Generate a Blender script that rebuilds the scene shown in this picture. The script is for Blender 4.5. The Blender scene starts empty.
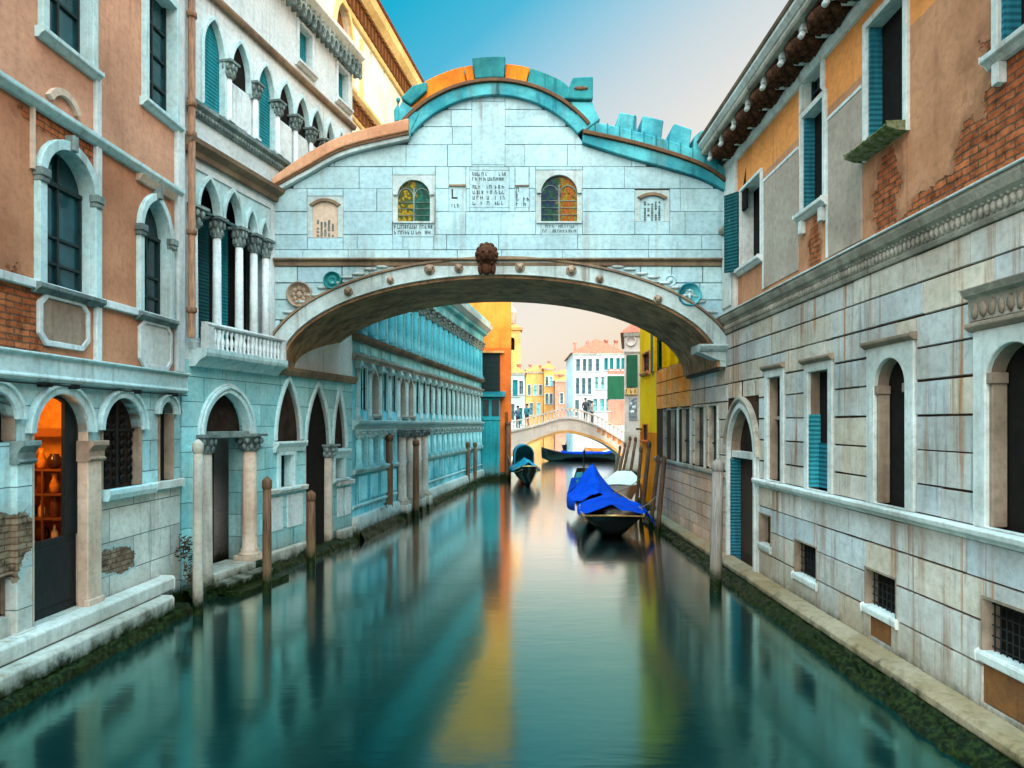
import bpy, math, random
from mathutils import Vector, Matrix
from mathutils.geometry import delaunay_2d_cdt
R = math.radians
SC = bpy.context.scene
COL = SC.collection
rnd = random.Random(7)

# ------------------------------------------------------------------ camera, sky, sun, exposure
F = 700.0; CX = 512.0; CY = 424.0; H = 3.2
cam = bpy.data.cameras.new('camera'); camo = bpy.data.objects.new('camera', cam); COL.objects.link(camo)
camo.location = (0, 0, H); camo.rotation_euler = (R(90), 0, 0)
cam.sensor_width = 36; cam.lens = 36 * F / 1024; cam.shift_y = (CY - 384) / 1024
cam.clip_start = .05; cam.clip_end = 6000
SC.camera = camo
SC.render.engine = 'CYCLES'
SC.cycles.use_denoising = True
SC.cycles.max_bounces = 6; SC.cycles.diffuse_bounces = 2; SC.cycles.glossy_bounces = 3
SC.cycles.sample_clamp_indirect = 6
vs = SC.view_settings
vs.view_transform = 'Standard'; vs.look = 'None'; vs.exposure = 0.0; vs.gamma = 1.0

SUN_EL, SUN_DIR = R(13), Vector((.75, -.66, 0)).normalized()      # towards the sun: low, behind the right-hand palace
sunvec = Vector((SUN_DIR.x * math.cos(SUN_EL), SUN_DIR.y * math.cos(SUN_EL), math.sin(SUN_EL)))
sl = bpy.data.lights.new('sun', 'SUN'); so = bpy.data.objects.new('sun', sl); COL.objects.link(so)
so.rotation_euler = sunvec.to_track_quat('Z', 'Y').to_euler()
sl.energy = 3.1; sl.angle = R(.5); sl.color = (1.0, .70, .40)

def lin(r, g, b):
    f = lambda c: (c / 255 / 12.92) if c / 255 <= .04045 else ((c / 255 + .055) / 1.055) ** 2.4
    return (f(r), f(g), f(b), 1)

class NT:
    """small helper to write node trees"""
    def __init__(s, tree): s.t = tree; s.n = tree.nodes; s.l = tree.links
    def new(s, ty, **kw):
        n = s.n.new(ty)
        for k, v in kw.items(): setattr(n, k, v)
        return n
    def put(s, sock, v):
        if isinstance(v, bpy.types.NodeSocket): s.l.new(v, sock)
        elif v is not None:
            if sock.type == 'RGBA' and not hasattr(v, '__len__'): v = (v, v, v, 1)
            if sock.type == 'RGBA' and len(v) == 3: v = (*v, 1)
            sock.default_value = v
    def math(s, op, a, b=None, c=None, clamp=False):
        n = s.new('ShaderNodeMath', operation=op, use_clamp=clamp)
        for i, v in enumerate((a, b, c)):
            if v is not None: s.put(n.inputs[i], v)
        return n.outputs[0]
    def mix(s, f, a, b, mode='MIX'):
        n = s.new('ShaderNodeMix', data_type='RGBA', blend_type=mode)
        s.put(n.inputs[0], f); s.put(n.inputs[6], a); s.put(n.inputs[7], b)
        return n.outputs[2]
    def ramp(s, f, stops, interp='LINEAR'):
        n = s.new('ShaderNodeValToRGB'); e = n.color_ramp.elements; n.color_ramp.interpolation = interp
        while len(e) < len(stops): e.new(.5)
        for i, (p, c) in enumerate(stops):
            e[i].position = p; e[i].color = c if hasattr(c, '__len__') and len(c) == 4 else ((*c, 1) if hasattr(c, '__len__') else (c, c, c, 1))
        s.put(n.inputs[0], f); return n.outputs[0]
    def step(s, f, a, b):
        n = s.new('ShaderNodeMapRange', interpolation_type='SMOOTHSTEP')
        s.put(n.inputs[0], f); s.put(n.inputs[1], a); s.put(n.inputs[2], b); return n.outputs[0]
    def mapping(s, v, scale=(1, 1, 1), loc=(0, 0, 0)):
        n = s.new('ShaderNodeMapping'); s.put(n.inputs[0], v); n.inputs['Scale'].default_value = scale; n.inputs['Location'].default_value = loc
        return n.outputs[0]
    def noise(s, v, scale, detail=4, rough=.55, dist=0):
        n = s.new('ShaderNodeTexNoise'); s.put(n.inputs['Vector'], v); n.inputs['Scale'].default_value = scale
        n.inputs['Detail'].default_value = detail; n.inputs['Roughness'].default_value = rough; n.inputs['Distortion'].default_value = dist
        return n.outputs[0]
    def sep(s, v):
        n = s.new('ShaderNodeSeparateXYZ'); s.put(n.inputs[0], v); return n.outputs
    def comb(s, x, y, z):
        n = s.new('ShaderNodeCombineXYZ')
        for i, v in enumerate((x, y, z)): s.put(n.inputs[i], v)
        return n.outputs[0]
    def bump(s, h, strength, dist, normal=None):
        n = s.new('ShaderNodeBump'); s.put(n.inputs['Height'], h); n.inputs['Strength'].default_value = strength; n.inputs['Distance'].default_value = dist
        if normal: s.l.new(normal, n.inputs['Normal'])
        return n.outputs[0]

w = bpy.data.worlds.new('World'); SC.world = w; w.use_nodes = True
t = NT(w.node_tree); w.node_tree.nodes.clear()
tc = t.new('ShaderNodeTexCoord').outputs['Generated']
nrm = t.new('ShaderNodeVectorMath', operation='NORMALIZE'); t.put(nrm.inputs[0], tc)
dx, dy, dz = t.sep(nrm.outputs[0])
sv = t.math('SUBTRACT', dz, t.math('MULTIPLY', dx, .62))
grad = t.ramp(sv, [(0, lin(255, 232, 204)), (.11, lin(255, 243, 226)), (.24, lin(242, 239, 232)), (.34, lin(212, 227, 233)),
                   (.43, lin(160, 212, 234)), (.51, lin(80, 192, 226)), (.60, lin(0, 182, 218)), (.8, lin(60, 195, 225)), (1, lin(120, 210, 232))])
rear = t.math('MULTIPLY_ADD', t.math('MULTIPLY', t.step(dy, .25, -.6), t.step(dz, .05, .50)), 6.1, .97)          # brighter sky on the sun's side, behind the viewer
zen = t.math('MULTIPLY_ADD', t.step(dz, .62, .95), 6.6, 0)
gain = t.math('ADD', rear, zen)
warm = t.mix(t.step(dy, .1, -.7), grad, lin(238, 236, 228))
sky = t.new('ShaderNodeTexSky', sky_type='NISHITA'); sky.sun_disc = False; sky.sun_elevation = SUN_EL
sky.sun_rotation = math.atan2(SUN_DIR.x, SUN_DIR.y); sky.air_density = 1.0; sky.dust_density = 2.0
vm = t.new('ShaderNodeVectorMath', operation='SCALE'); t.put(vm.inputs[0], warm); t.put(vm.inputs['Scale'], t.math('MULTIPLY', gain, 10.0))
bgc = t.mix(.12, vm.outputs[0], sky.outputs[0])
bg = t.new('ShaderNodeBackground'); t.put(bg.inputs[0], bgc); bg.inputs[1].default_value = .105
t.l.new(bg.outputs[0], t.new('ShaderNodeOutputWorld').inputs[0])

# ------------------------------------------------------------------ materials
def base_mat(name):
    m = bpy.data.materials.new(name); m.use_nodes = True
    t = NT(m.node_tree); p = m.node_tree.nodes['Principled BSDF']
    return m, t, p

def algae(t, col, rough, top=.55, spread=.5):
    """slimy green growth in the tidal band just above the water"""
    g = t.new('ShaderNodeNewGeometry').outputs['Position']
    z = t.sep(g)[2]
    n = t.noise(g, 3.5, 5, .7)
    zz = t.math('ADD', z, t.math('MULTIPLY', t.math('SUBTRACT', n, .5), spread))
    f = t.step(zz, top, top * .35)
    f2 = t.step(zz, top * 2.1, top * .7)
    gcol = t.mix(t.step(t.noise(g, 17, 4), .4, .65), (.004, .008, .003), (.018, .030, .006))
    col = t.mix(t.math('MULTIPLY', f2, .45), col, (.16, .12, .06), 'MIX')
    return t.mix(f, col, gcol), t.mix(f, (rough, rough, rough), (.35, .35, .35))

def stone(name, c1, c2, stain=(.16, .08, .03), amt=.6, rough=.75, bump=.35, tint=False, blocks=None, moss=False, mossz=.55,
          patches=(), brickcol=((.36, .10, .04), (.50, .19, .08)), bands=(), dirt=.5, scale=1.0, rust=0):
    m, t, p = base_mat(name)
    o = t.new('ShaderNodeTexCoord').outputs['Object']
    ox, oy, oz = t.sep(o)
    big = t.noise(o, 1.0 * scale, 5, .6)
    col = t.mix(t.step(big, .36, .64), c1, c2)
    for (za, zb, bc) in bands:                       # differently coloured bands of the same wall; terracotta's is painted sunlight
        zz = t.math('ADD', oz, t.math('MULTIPLY', t.math('SUBTRACT', t.noise(o, 6, 3), .5), .05))
        f = t.math('MULTIPLY', t.math('GREATER_THAN', zz, za), t.math('LESS_THAN', zz, zb))
        col = t.mix(f, col, t.mix(t.step(big, .35, .65), bc, [c * .8 for c in bc]))
    pat = t.noise(t.mapping(o, (1, 1, 1.3), (5, 2, 9)), .38, 3, .6)
    col = t.mix(1.0, col, t.ramp(pat, [(.32, (.74, .72, .70, 1)), (.5, (1, 1, 1, 1)), (.68, (1.14, 1.15, 1.16, 1))]), 'MULTIPLY')
    fine = t.noise(o, 11 * scale, 7, .68)
    col = t.mix(1.0, col, t.ramp(fine, [(.25, .70), (.5, .98), (.75, 1.14)]), 'MULTIPLY')
    if tint:
        a = t.new('ShaderNodeAttribute', attribute_name='tint')
        col = t.mix(1.0, col, a.outputs['Color'], 'MULTIPLY')
    st = t.noise(t.mapping(o, (3.4, 3.4, .16)), 1.5, 6, .62, .25)
    blot = t.noise(t.mapping(o, (1, 1, .7)), .8, 3)
    sf = t.math('MULTIPLY', t.step(st, .50, .70), t.step(blot, .38, .62))
    col = t.mix(t.math('MULTIPLY', sf, amt), col, stain)
    dk = t.noise(t.mapping(o, (5, 5, .45)), 1.2, 5, .6)
    col = t.mix(t.math('MULTIPLY', t.step(dk, .57, .74), dirt), col, [c * .35 for c in c1])
    if rust:                                         # rust-coloured runs below cornices and cramps
        rs = t.noise(t.mapping(o, (6.5, 6.5, .10)), 1.4, 4, .6, .2); rb = t.noise(t.mapping(o, (.8, .8, .5), (3, 1, 7)), 1.0, 3)
        col = t.mix(t.math('MULTIPLY', t.math('MULTIPLY', t.step(rs, .55, .68), t.step(rb, .40, .60)), rust), col, (.40, .14, .025))
    h = t.math('ADD', t.math('MULTIPLY', fine, .6), t.math('MULTIPLY', t.noise(o, 38, 4, .6), .4))
    nb = t.bump(h, bump, .02)
    vec = t.comb(ox, oz, 0)
    if blocks:
        bw, bh, ms, mc = blocks
        b = t.new('ShaderNodeTexBrick', offset=.43); t.put(b.inputs['Vector'], t.mapping(vec, (1, 1, 1), (.13, .07, 0)))
        b.inputs['Scale'].default_value = 1; b.inputs['Brick Width'].default_value = bw; b.inputs['Row Height'].default_value = bh
        b.inputs['Mortar Size'].default_value = ms; b.inputs['Mortar Smooth'].default_value = .25; b.inputs['Bias'].default_value = 0
        t.put(b.inputs['Color1'], (.80, .80, .80)); t.put(b.inputs['Color2'], (1.1, 1.1, 1.1)); t.put(b.inputs['Mortar'], (1, 1, 1))
        col = t.mix(1.0, col, b.outputs['Color'], 'MULTIPLY')
        col = t.mix(t.math('MULTIPLY', b.outputs['Fac'], .85), col, mc)
        nb = t.bump(t.math('SUBTRACT', 1, b.outputs['Fac']), .8, .012, nb)
    if patches:                                      # plaster fallen off the brickwork
        nz = t.noise(o, 1.9, 6, .68)
        f = None
        for (pu, pz, ru, rz) in patches:
            d = t.math('SQRT', t.math('ADD', t.math('POWER', t.math('DIVIDE', t.math('SUBTRACT', ox, pu), ru), 2),
                                      t.math('POWER', t.math('DIVIDE', t.math('SUBTRACT', oz, pz), rz), 2)))
            d = t.math('ADD', d, t.math('MULTIPLY', t.math('SUBTRACT', nz, .5), 2.2))
            g = t.step(d, 1.06, .98); rim = t.step(d, 1.42, 1.18)
            col = t.mix(t.math('MULTIPLY', rim, t.step(t.noise(o, 5, 4), .3, .6)), col, [c * .72 for c in c2])
            f = g if f is None else t.math('MAXIMUM', f, g)
        b = t.new('ShaderNodeTexBrick', offset=.5)
        wob = t.noise(o, 5, 2)
        t.put(b.inputs['Vector'], t.comb(ox, t.math('ADD', oz, t.math('MULTIPLY', wob, .05)), 0))
        b.inputs['Scale'].default_value = 1; b.inputs['Brick Width'].default_value = .26; b.inputs['Row Height'].default_value = .08
        b.inputs['Mortar Size'].default_value = .011; b.inputs['Mortar Smooth'].default_value = .3
        t.put(b.inputs['Color1'], brickcol[0]); t.put(b.inputs['Color2'], brickcol[1]); t.put(b.inputs['Mortar'], (.13, .075, .045))
        bc = t.mix(1.0, b.outputs['Color'], t.ramp(t.noise(o, 7, 5, .7), [(.3, .2), (.52, .95), (.75, 1.5)]), 'MULTIPLY')
        col = t.mix(f, col, bc)
        hh = t.math('SUBTRACT', t.math('MULTIPLY', t.math('SUBTRACT', 1, b.outputs['Fac']), f), t.math('MULTIPLY', f, 1.6))
        nb = t.bump(hh, .9, .018, nb)
    if moss:
        col, rr = algae(t, col, rough, mossz)
        t.put(p.inputs['Roughness'], rr)
    else:
        p.inputs['Roughness'].default_value = rough
    p.inputs['Specular IOR Level'].default_value = .08
    t.put(p.inputs['Base Color'], col)
    t.put(p.inputs['Normal'], nb)
    return m

def plain(name, c, rough=.6, metal=0, var=.25, scale=9, bump=.1, stretch=(1, 1, 1), c2=None, moss=False):
    m, t, p = base_mat(name)
    o = t.new('ShaderNodeTexCoord').outputs['Object']
    n = t.noise(t.mapping(o, stretch), scale, 5, .6)
    if c2 is None: col = t.mix(1.0, c, t.ramp(n, [(.3, 1 - var), (.7, 1 + var)]), 'MULTIPLY')
    else: col = t.mix(t.step(n, .38, .62), c, c2)
    if moss:
        col, rr = algae(t, col, rough, .5, .4); t.put(p.inputs['Roughness'], rr)
    else: p.inputs['Roughness'].default_value = rough
    t.put(p.inputs['Base Color'], col); p.inputs['Metallic'].default_value = metal
    if rough >= .45 and not metal: p.inputs['Specular IOR Level'].default_value = .1
    t.put(p.inputs['Normal'], t.bump(n, bump, .01))
    return m

def emit(name, c, s):
    m, t, p = base_mat(name)
    o = t.new('ShaderNodeTexCoord').outputs['Object']
    col = t.mix(1.0, c, t.ramp(t.noise(o, 3, 3), [(.3, .7), (.7, 1.15)]), 'MULTIPLY')
    t.put(p.inputs['Base Color'], col); t.put(p.inputs['Emission Color'], col); p.inputs['Emission Strength'].default_value = s
    return m

def stained(name, left, right):
    m, t, p = base_mat(name)
    o = t.new('ShaderNodeTexCoord').outputs['Object']
    x, y, z = t.sep(o)
    v = t.new('ShaderNodeTexVoronoi'); t.put(v.inputs['Vector'], o); v.inputs['Scale'].default_value = 15
    e = t.new('ShaderNodeTexVoronoi', feature='DISTANCE_TO_EDGE'); t.put(e.inputs['Vector'], o); e.inputs['Scale'].default_value = 15
    cell = t.sep(v.outputs['Color'])[0]
    side = t.step(t.math('ADD', x, t.math('MULTIPLY', cell, .12)), 0.0, .12)
    c = t.mix(side, t.ramp(cell, [(0, left[0]), (.5, left[1]), (1, left[2])], 'CONSTANT'), t.ramp(cell, [(0, right[0]), (.5, right[1]), (1, right[2])], 'CONSTANT'))
    c = t.mix(t.step(e.outputs['Distance'], .05, .02), c, (.01, .015, .01))
    t.put(p.inputs['Base Color'], c); p.inputs['Roughness'].default_value = .35; p.inputs['Specular IOR Level'].default_value = .12
    return m

def glass(name, c=(.006, .02, .025), rough=.06):
    m, t, p = base_mat(name)
    o = t.new('ShaderNodeTexCoord').outputs['Object']
    n = t.noise(o, 2.2, 3)
    t.put(p.inputs['Base Color'], t.mix(t.step(n, .35, .65), c, [x * 1.9 for x in c])); p.inputs['Roughness'].default_value = rough
    t.put(p.inputs['Normal'], t.bump(t.noise(o, 3, 2), .06, .05))
    return m

def shutter_mat(name, c):
    m, t, p = base_mat(name)
    o = t.new('ShaderNodeTexCoord').outputs['Object']; x, y, z = t.sep(o)
    sl_ = t.math('PINGPONG', t.math('MULTIPLY', z, 1), .035)
    n = t.noise(t.mapping(o, (6, 6, .6)), 2, 5, .65)
    col = t.mix(1.0, c, t.ramp(n, [(.3, .6), (.55, 1), (.75, 1.3)]), 'MULTIPLY')
    t.put(p.inputs['Base Color'], col); p.inputs['Roughness'].default_value = .55; p.inputs['Specular IOR Level'].default_value = .15
    t.put(p.inputs['Normal'], t.bump(sl_, .9, .5))
    return m

def tiles(name, c1, c2):
    m, t, p = base_mat(name)
    o = t.new('ShaderNodeTexCoord').outputs['Object']; x, y, z = t.sep(o)
    wv = t.math('SINE', t.math('MULTIPLY', x, 28))
    n = t.noise(o, 4, 5, .65)
    t.put(p.inputs['Base Color'], t.mix(t.step(n, .35, .65), c1, c2)); p.inputs['Roughness'].default_value = .8
    t.put(p.inputs['Normal'], t.bump(t.math('ADD', wv, t.math('MULTIPLY', n, .5)), .6, .04))
    return m

M = {}
TINTED = {'bridge_stone', 'right_block', 'right_warm_glow', 'right_pink'}
M['orange_plaster'] = None   # made with the building, once its patches are known
M['bridge_stone'] = stone('bridge_stone', (.40, .59, .65), (.34, .52, .58), (.22, .16, .11), .45, tint=True, dirt=.35)
M['bridge_trim'] = stone('bridge_trim', (.48, .58, .59), (.36, .44, .44), (.16, .11, .07), .8, dirt=.6)
M['mortar'] = plain('mortar', (.10, .085, .07), .9, scale=14)
M['dark_mortar'] = plain('dark_mortar', (.055, .028, .015), .9, scale=14)
M['brown_moulding'] = stone('brown_moulding', (.27, .19, .12), (.16, .11, .08), (.07, .05, .04), .7)
M['letter'] = plain('letter', (.045, .05, .05), .8)
M['copper'] = stone('copper', (.02, .22, .28), (.09, .42, .47), (.10, .10, .08), .75, rough=.5, dirt=.9)
M['copper_dark'] = stone('copper_dark', (.008, .14, .17), (.03, .25, .26), (.01, .08, .10), .7, rough=.5, dirt=.6)
M['copper_line'] = plain('copper_line', (.12, .065, .035), .6)
M['roof_tile_sunlit'] = stone('roof_tile_sunlit', (.80, .24, .015), (.62, .15, .015), (.35, .09, .02), .6, scale=2)  # sunlight on the crown's left side painted into the tile colour
M['roof_pink_sunlit'] = stone('roof_pink_sunlit', (.62, .33, .20), (.52, .25, .14), (.30, .16, .09), .5)  # left roof band coloured as if the sun lay on it
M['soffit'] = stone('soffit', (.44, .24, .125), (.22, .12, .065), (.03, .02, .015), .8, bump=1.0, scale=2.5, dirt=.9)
M['palace_stone'] = stone('palace_stone', (.40, .60, .63), (.52, .64, .64), (.13, .15, .13), .55, dirt=.5)
M['palace_pale'] = stone('palace_pale', (.62, .68, .69), (.54, .62, .64), (.26, .22, .17), .55, dirt=.45)
M['palace_ground'] = stone('palace_ground', (.22, .55, .60), (.34, .62, .64), (.16, .13, .09), .5, blocks=(1.3, .46, .008, (.04, .10, .11)), moss=True, mossz=.5, dirt=.85)
M['trim_cyan'] = stone('trim_cyan', (.42, .63, .66), (.52, .66, .67), (.18, .13, .09), .55, dirt=.5)
M['carved'] = stone('carved', (.24, .31, .30), (.11, .15, .15), (.06, .05, .04), .8, bump=.8, dirt=.7, scale=2)
M['pier_warm'] = stone('pier_warm', (.58, .42, .32), (.62, .50, .40), (.30, .17, .09), .6, dirt=.35, moss=True, mossz=.3)
M['column_beige'] = stone('column_beige', (.46, .42, .36), (.34, .32, .29), (.14, .10, .07), .6, moss=True, mossz=.45)
M['ledge'] = stone('ledge', (.60, .62, .59), (.50, .52, .48), (.25, .17, .09), .7, moss=True, mossz=.40)
M['base_algae'] = stone('base_algae', (.12, .11, .07), (.07, .07, .04), (.03, .03, .02), .6, bump=1.0, moss=True, mossz=.55)
M['library_stone'] = stone('library_stone', (.07, .43, .54), (.26, .60, .68), (.02, .16, .22), .8, dirt=.8)
M['library_pale'] = stone('library_pale', (.20, .62, .72), (.32, .68, .74), (.06, .26, .32), .5, dirt=.5)
M['library_base'] = stone('library_base', (.46, .60, .62), (.55, .62, .62), (.22, .15, .10), .6, moss=True, mossz=.5)
M['library_frame'] = stone('library_frame', (.30, .52, .55), (.36, .50, .50), (.10, .12, .11), .6)
M['right_block'] = stone('right_block', (.58, .54, .50), (.50, .44, .39), (.25, .10, .035), .9, tint=True, dirt=.8, moss=True, mossz=.5, bump=.5, rust=.9)
M['right_warm_glow'] = stone('right_warm_glow', (.95, .22, .02), (.86, .36, .13), (.60, .17, .01), .95, tint=True, dirt=.3)  # orange glow of light beyond the bridge, put into the stone colour
M['right_pink'] = stone('right_pink', (.60, .37, .27), (.60, .44, .36), (.26, .12, .06), .6, tint=True, dirt=.45, moss=True, mossz=.3)
M['right_trim'] = stone('right_trim', (.66, .68, .66), (.56, .57, .54), (.24, .14, .08), .6, dirt=.45)
M['right_carved'] = stone('right_carved', (.48, .42, .35), (.28, .24, .20), (.10, .06, .04), .7, bump=.8, scale=2)
M['jamb_warm'] = stone('jamb_warm', (.36, .27, .20), (.22, .16, .12), (.16, .08, .04), .7)
M['curb'] = stone('curb', (.36, .25, .15), (.46, .36, .26), (.20, .11, .05), .8, moss=True, mossz=.33)
M['coffer'] = plain('coffer', (.035, .016, .010), .9, scale=22, bump=.6, c2=(.10, .04, .02))
M['pipe'] = plain('pipe', (.30, .15, .08), .45, stretch=(4, 4, .5), c2=(.16, .09, .06))
M['glass'] = glass('glass')
M['glass_teal'] = glass('glass_teal', (.004, .035, .045), .12)
M['glass_light'] = glass('glass_light', (.16, .50, .55), .2)
M['glass_far'] = glass('glass_far', (.07, .14, .17), .35)
M['black_iron'] = plain('black_iron', (.012, .013, .012), .5)
M['sash'] = plain('sash', (.02, .035, .035), .5)
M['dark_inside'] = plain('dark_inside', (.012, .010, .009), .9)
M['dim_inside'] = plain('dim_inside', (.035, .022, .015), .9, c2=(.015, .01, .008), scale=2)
M['door_wood'] = plain('door_wood', (.022, .026, .026), .5, stretch=(14, 14, .6), c2=(.012, .016, .016))
M['door_brown'] = plain('door_brown', (.07, .038, .024), .6, stretch=(14, 14, .6), c2=(.04, .022, .016))
M['shutter_teal'] = shutter_mat('shutter_teal', (.008, .20, .24))
M['shutter_mid'] = shutter_mat('shutter_mid', (.02, .15, .20))
M['shutter_dark'] = shutter_mat('shutter_dark', (.006, .07, .08))
M['shutter_cyan'] = shutter_mat('shutter_cyan', (.03, .28, .34))
M['shutter_green'] = shutter_mat('shutter_green', (.008, .09, .045))
M['green_copper'] = plain('green_copper', (.06, .09, .015), .8, c2=(.20, .20, .12), scale=12, bump=.5)
M['pole'] = plain('pole', (.17, .09, .05), .7, stretch=(9, 9, .5), c2=(.08, .045, .03), scale=5, bump=.5, moss=True)
M['pole_grey'] = plain('pole_grey', (.30, .27, .25), .7, stretch=(9, 9, .5), c2=(.20, .17, .15), scale=5, bump=.4, moss=True)
M['hull_black'] = plain('hull_black', (.008, .008, .009), .16, var=.3)
M['gold'] = plain('gold', (.75, .46, .16), .3, metal=.6, var=.2)
M['blue_cloth'] = plain('blue_cloth', (.0, .07, .62), .9, scale=3, var=.2, bump=.3)
M['blue_dark'] = plain('blue_dark', (.0, .03, .28), .9, scale=3, var=.25, bump=.3)
M['teal_cloth'] = plain('teal_cloth', (.01, .19, .30), .6, scale=3, var=.3, bump=.3)
M['cream'] = plain('cream', (.72, .66, .58), .5, scale=3, var=.12)
M['yellow'] = stone('yellow', (1.0, .55, .0), (.98, .48, .0), (.75, .33, .0), .5, dirt=.08, bands=[(-2, 2.9, (.98, .25, .0))])
M['terracotta'] = stone('terracotta', (.80, .19, .035), (.70, .15, .03), (.50, .10, .02), .6, dirt=.2, bands=[(7.6, 30, (.80, .28, .045))])  # golden upper band: sunlit part of the house painted in
M['far_cream'] = stone('far_cream', (.72, .40, .15), (.66, .32, .10), (.45, .22, .08), .5, dirt=.3)
M['far_pink'] = stone('far_pink', (.58, .27, .20), (.50, .22, .17), (.3, .12, .1), .5, dirt=.3)
M['far_blue'] = stone('far_blue', (.42, .64, .72), (.48, .68, .74), (.2, .3, .33), .5, dirt=.3)
M['far_white'] = stone('far_white', (.62, .70, .76), (.55, .64, .72), (.33, .33, .36), .5, dirt=.3)
M['far_grey'] = stone('far_grey', (.60, .55, .52), (.50, .46, .44), (.3, .2, .15), .5, dirt=.4, moss=True)
M['tall_gold'] = stone('tall_gold', (.82, .78, .66), (.78, .70, .55), (.5, .3, .1), .35, dirt=.15)
M['tall_trim'] = stone('tall_trim', (.82, .60, .28), (.74, .50, .20), (.42, .18, .04), .5, dirt=.3)
M['brick_dark'] = stone('brick_dark', (.22, .09, .03), (.14, .06, .025), (.07, .03, .02), .6, bump=1, scale=4)
M['annex'] = stone('annex', (.02, .30, .36), (.03, .36, .42), (.02, .13, .15), .7, dirt=.6, moss=True)
M['red_roof'] = tiles('red_roof', (.48, .14, .07), (.36, .10, .06))
M['orange_roof'] = tiles('orange_roof', (.72, .26, .07), (.58, .19, .05))
M['far_bridge'] = stone('far_bridge', (.70, .58, .50), (.62, .52, .47), (.4, .25, .15), .5, dirt=.35)
M['skin'] = plain('skin', (.45, .26, .19), .6)
M['leaf'] = plain('leaf', (.06, .10, .02), .6, scale=20, c2=(.12, .14, .03))
M['shop_glow'] = emit('shop_glow', (1.0, .42, .05), 1.5)
M['lamp_glow'] = emit('lamp_glow', (1.0, .62, .18), 9)
M['shelf_wood'] = plain('shelf_wood', (.25, .10, .03), .5, stretch=(2, 9, 9), c2=(.15, .06, .02))

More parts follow.
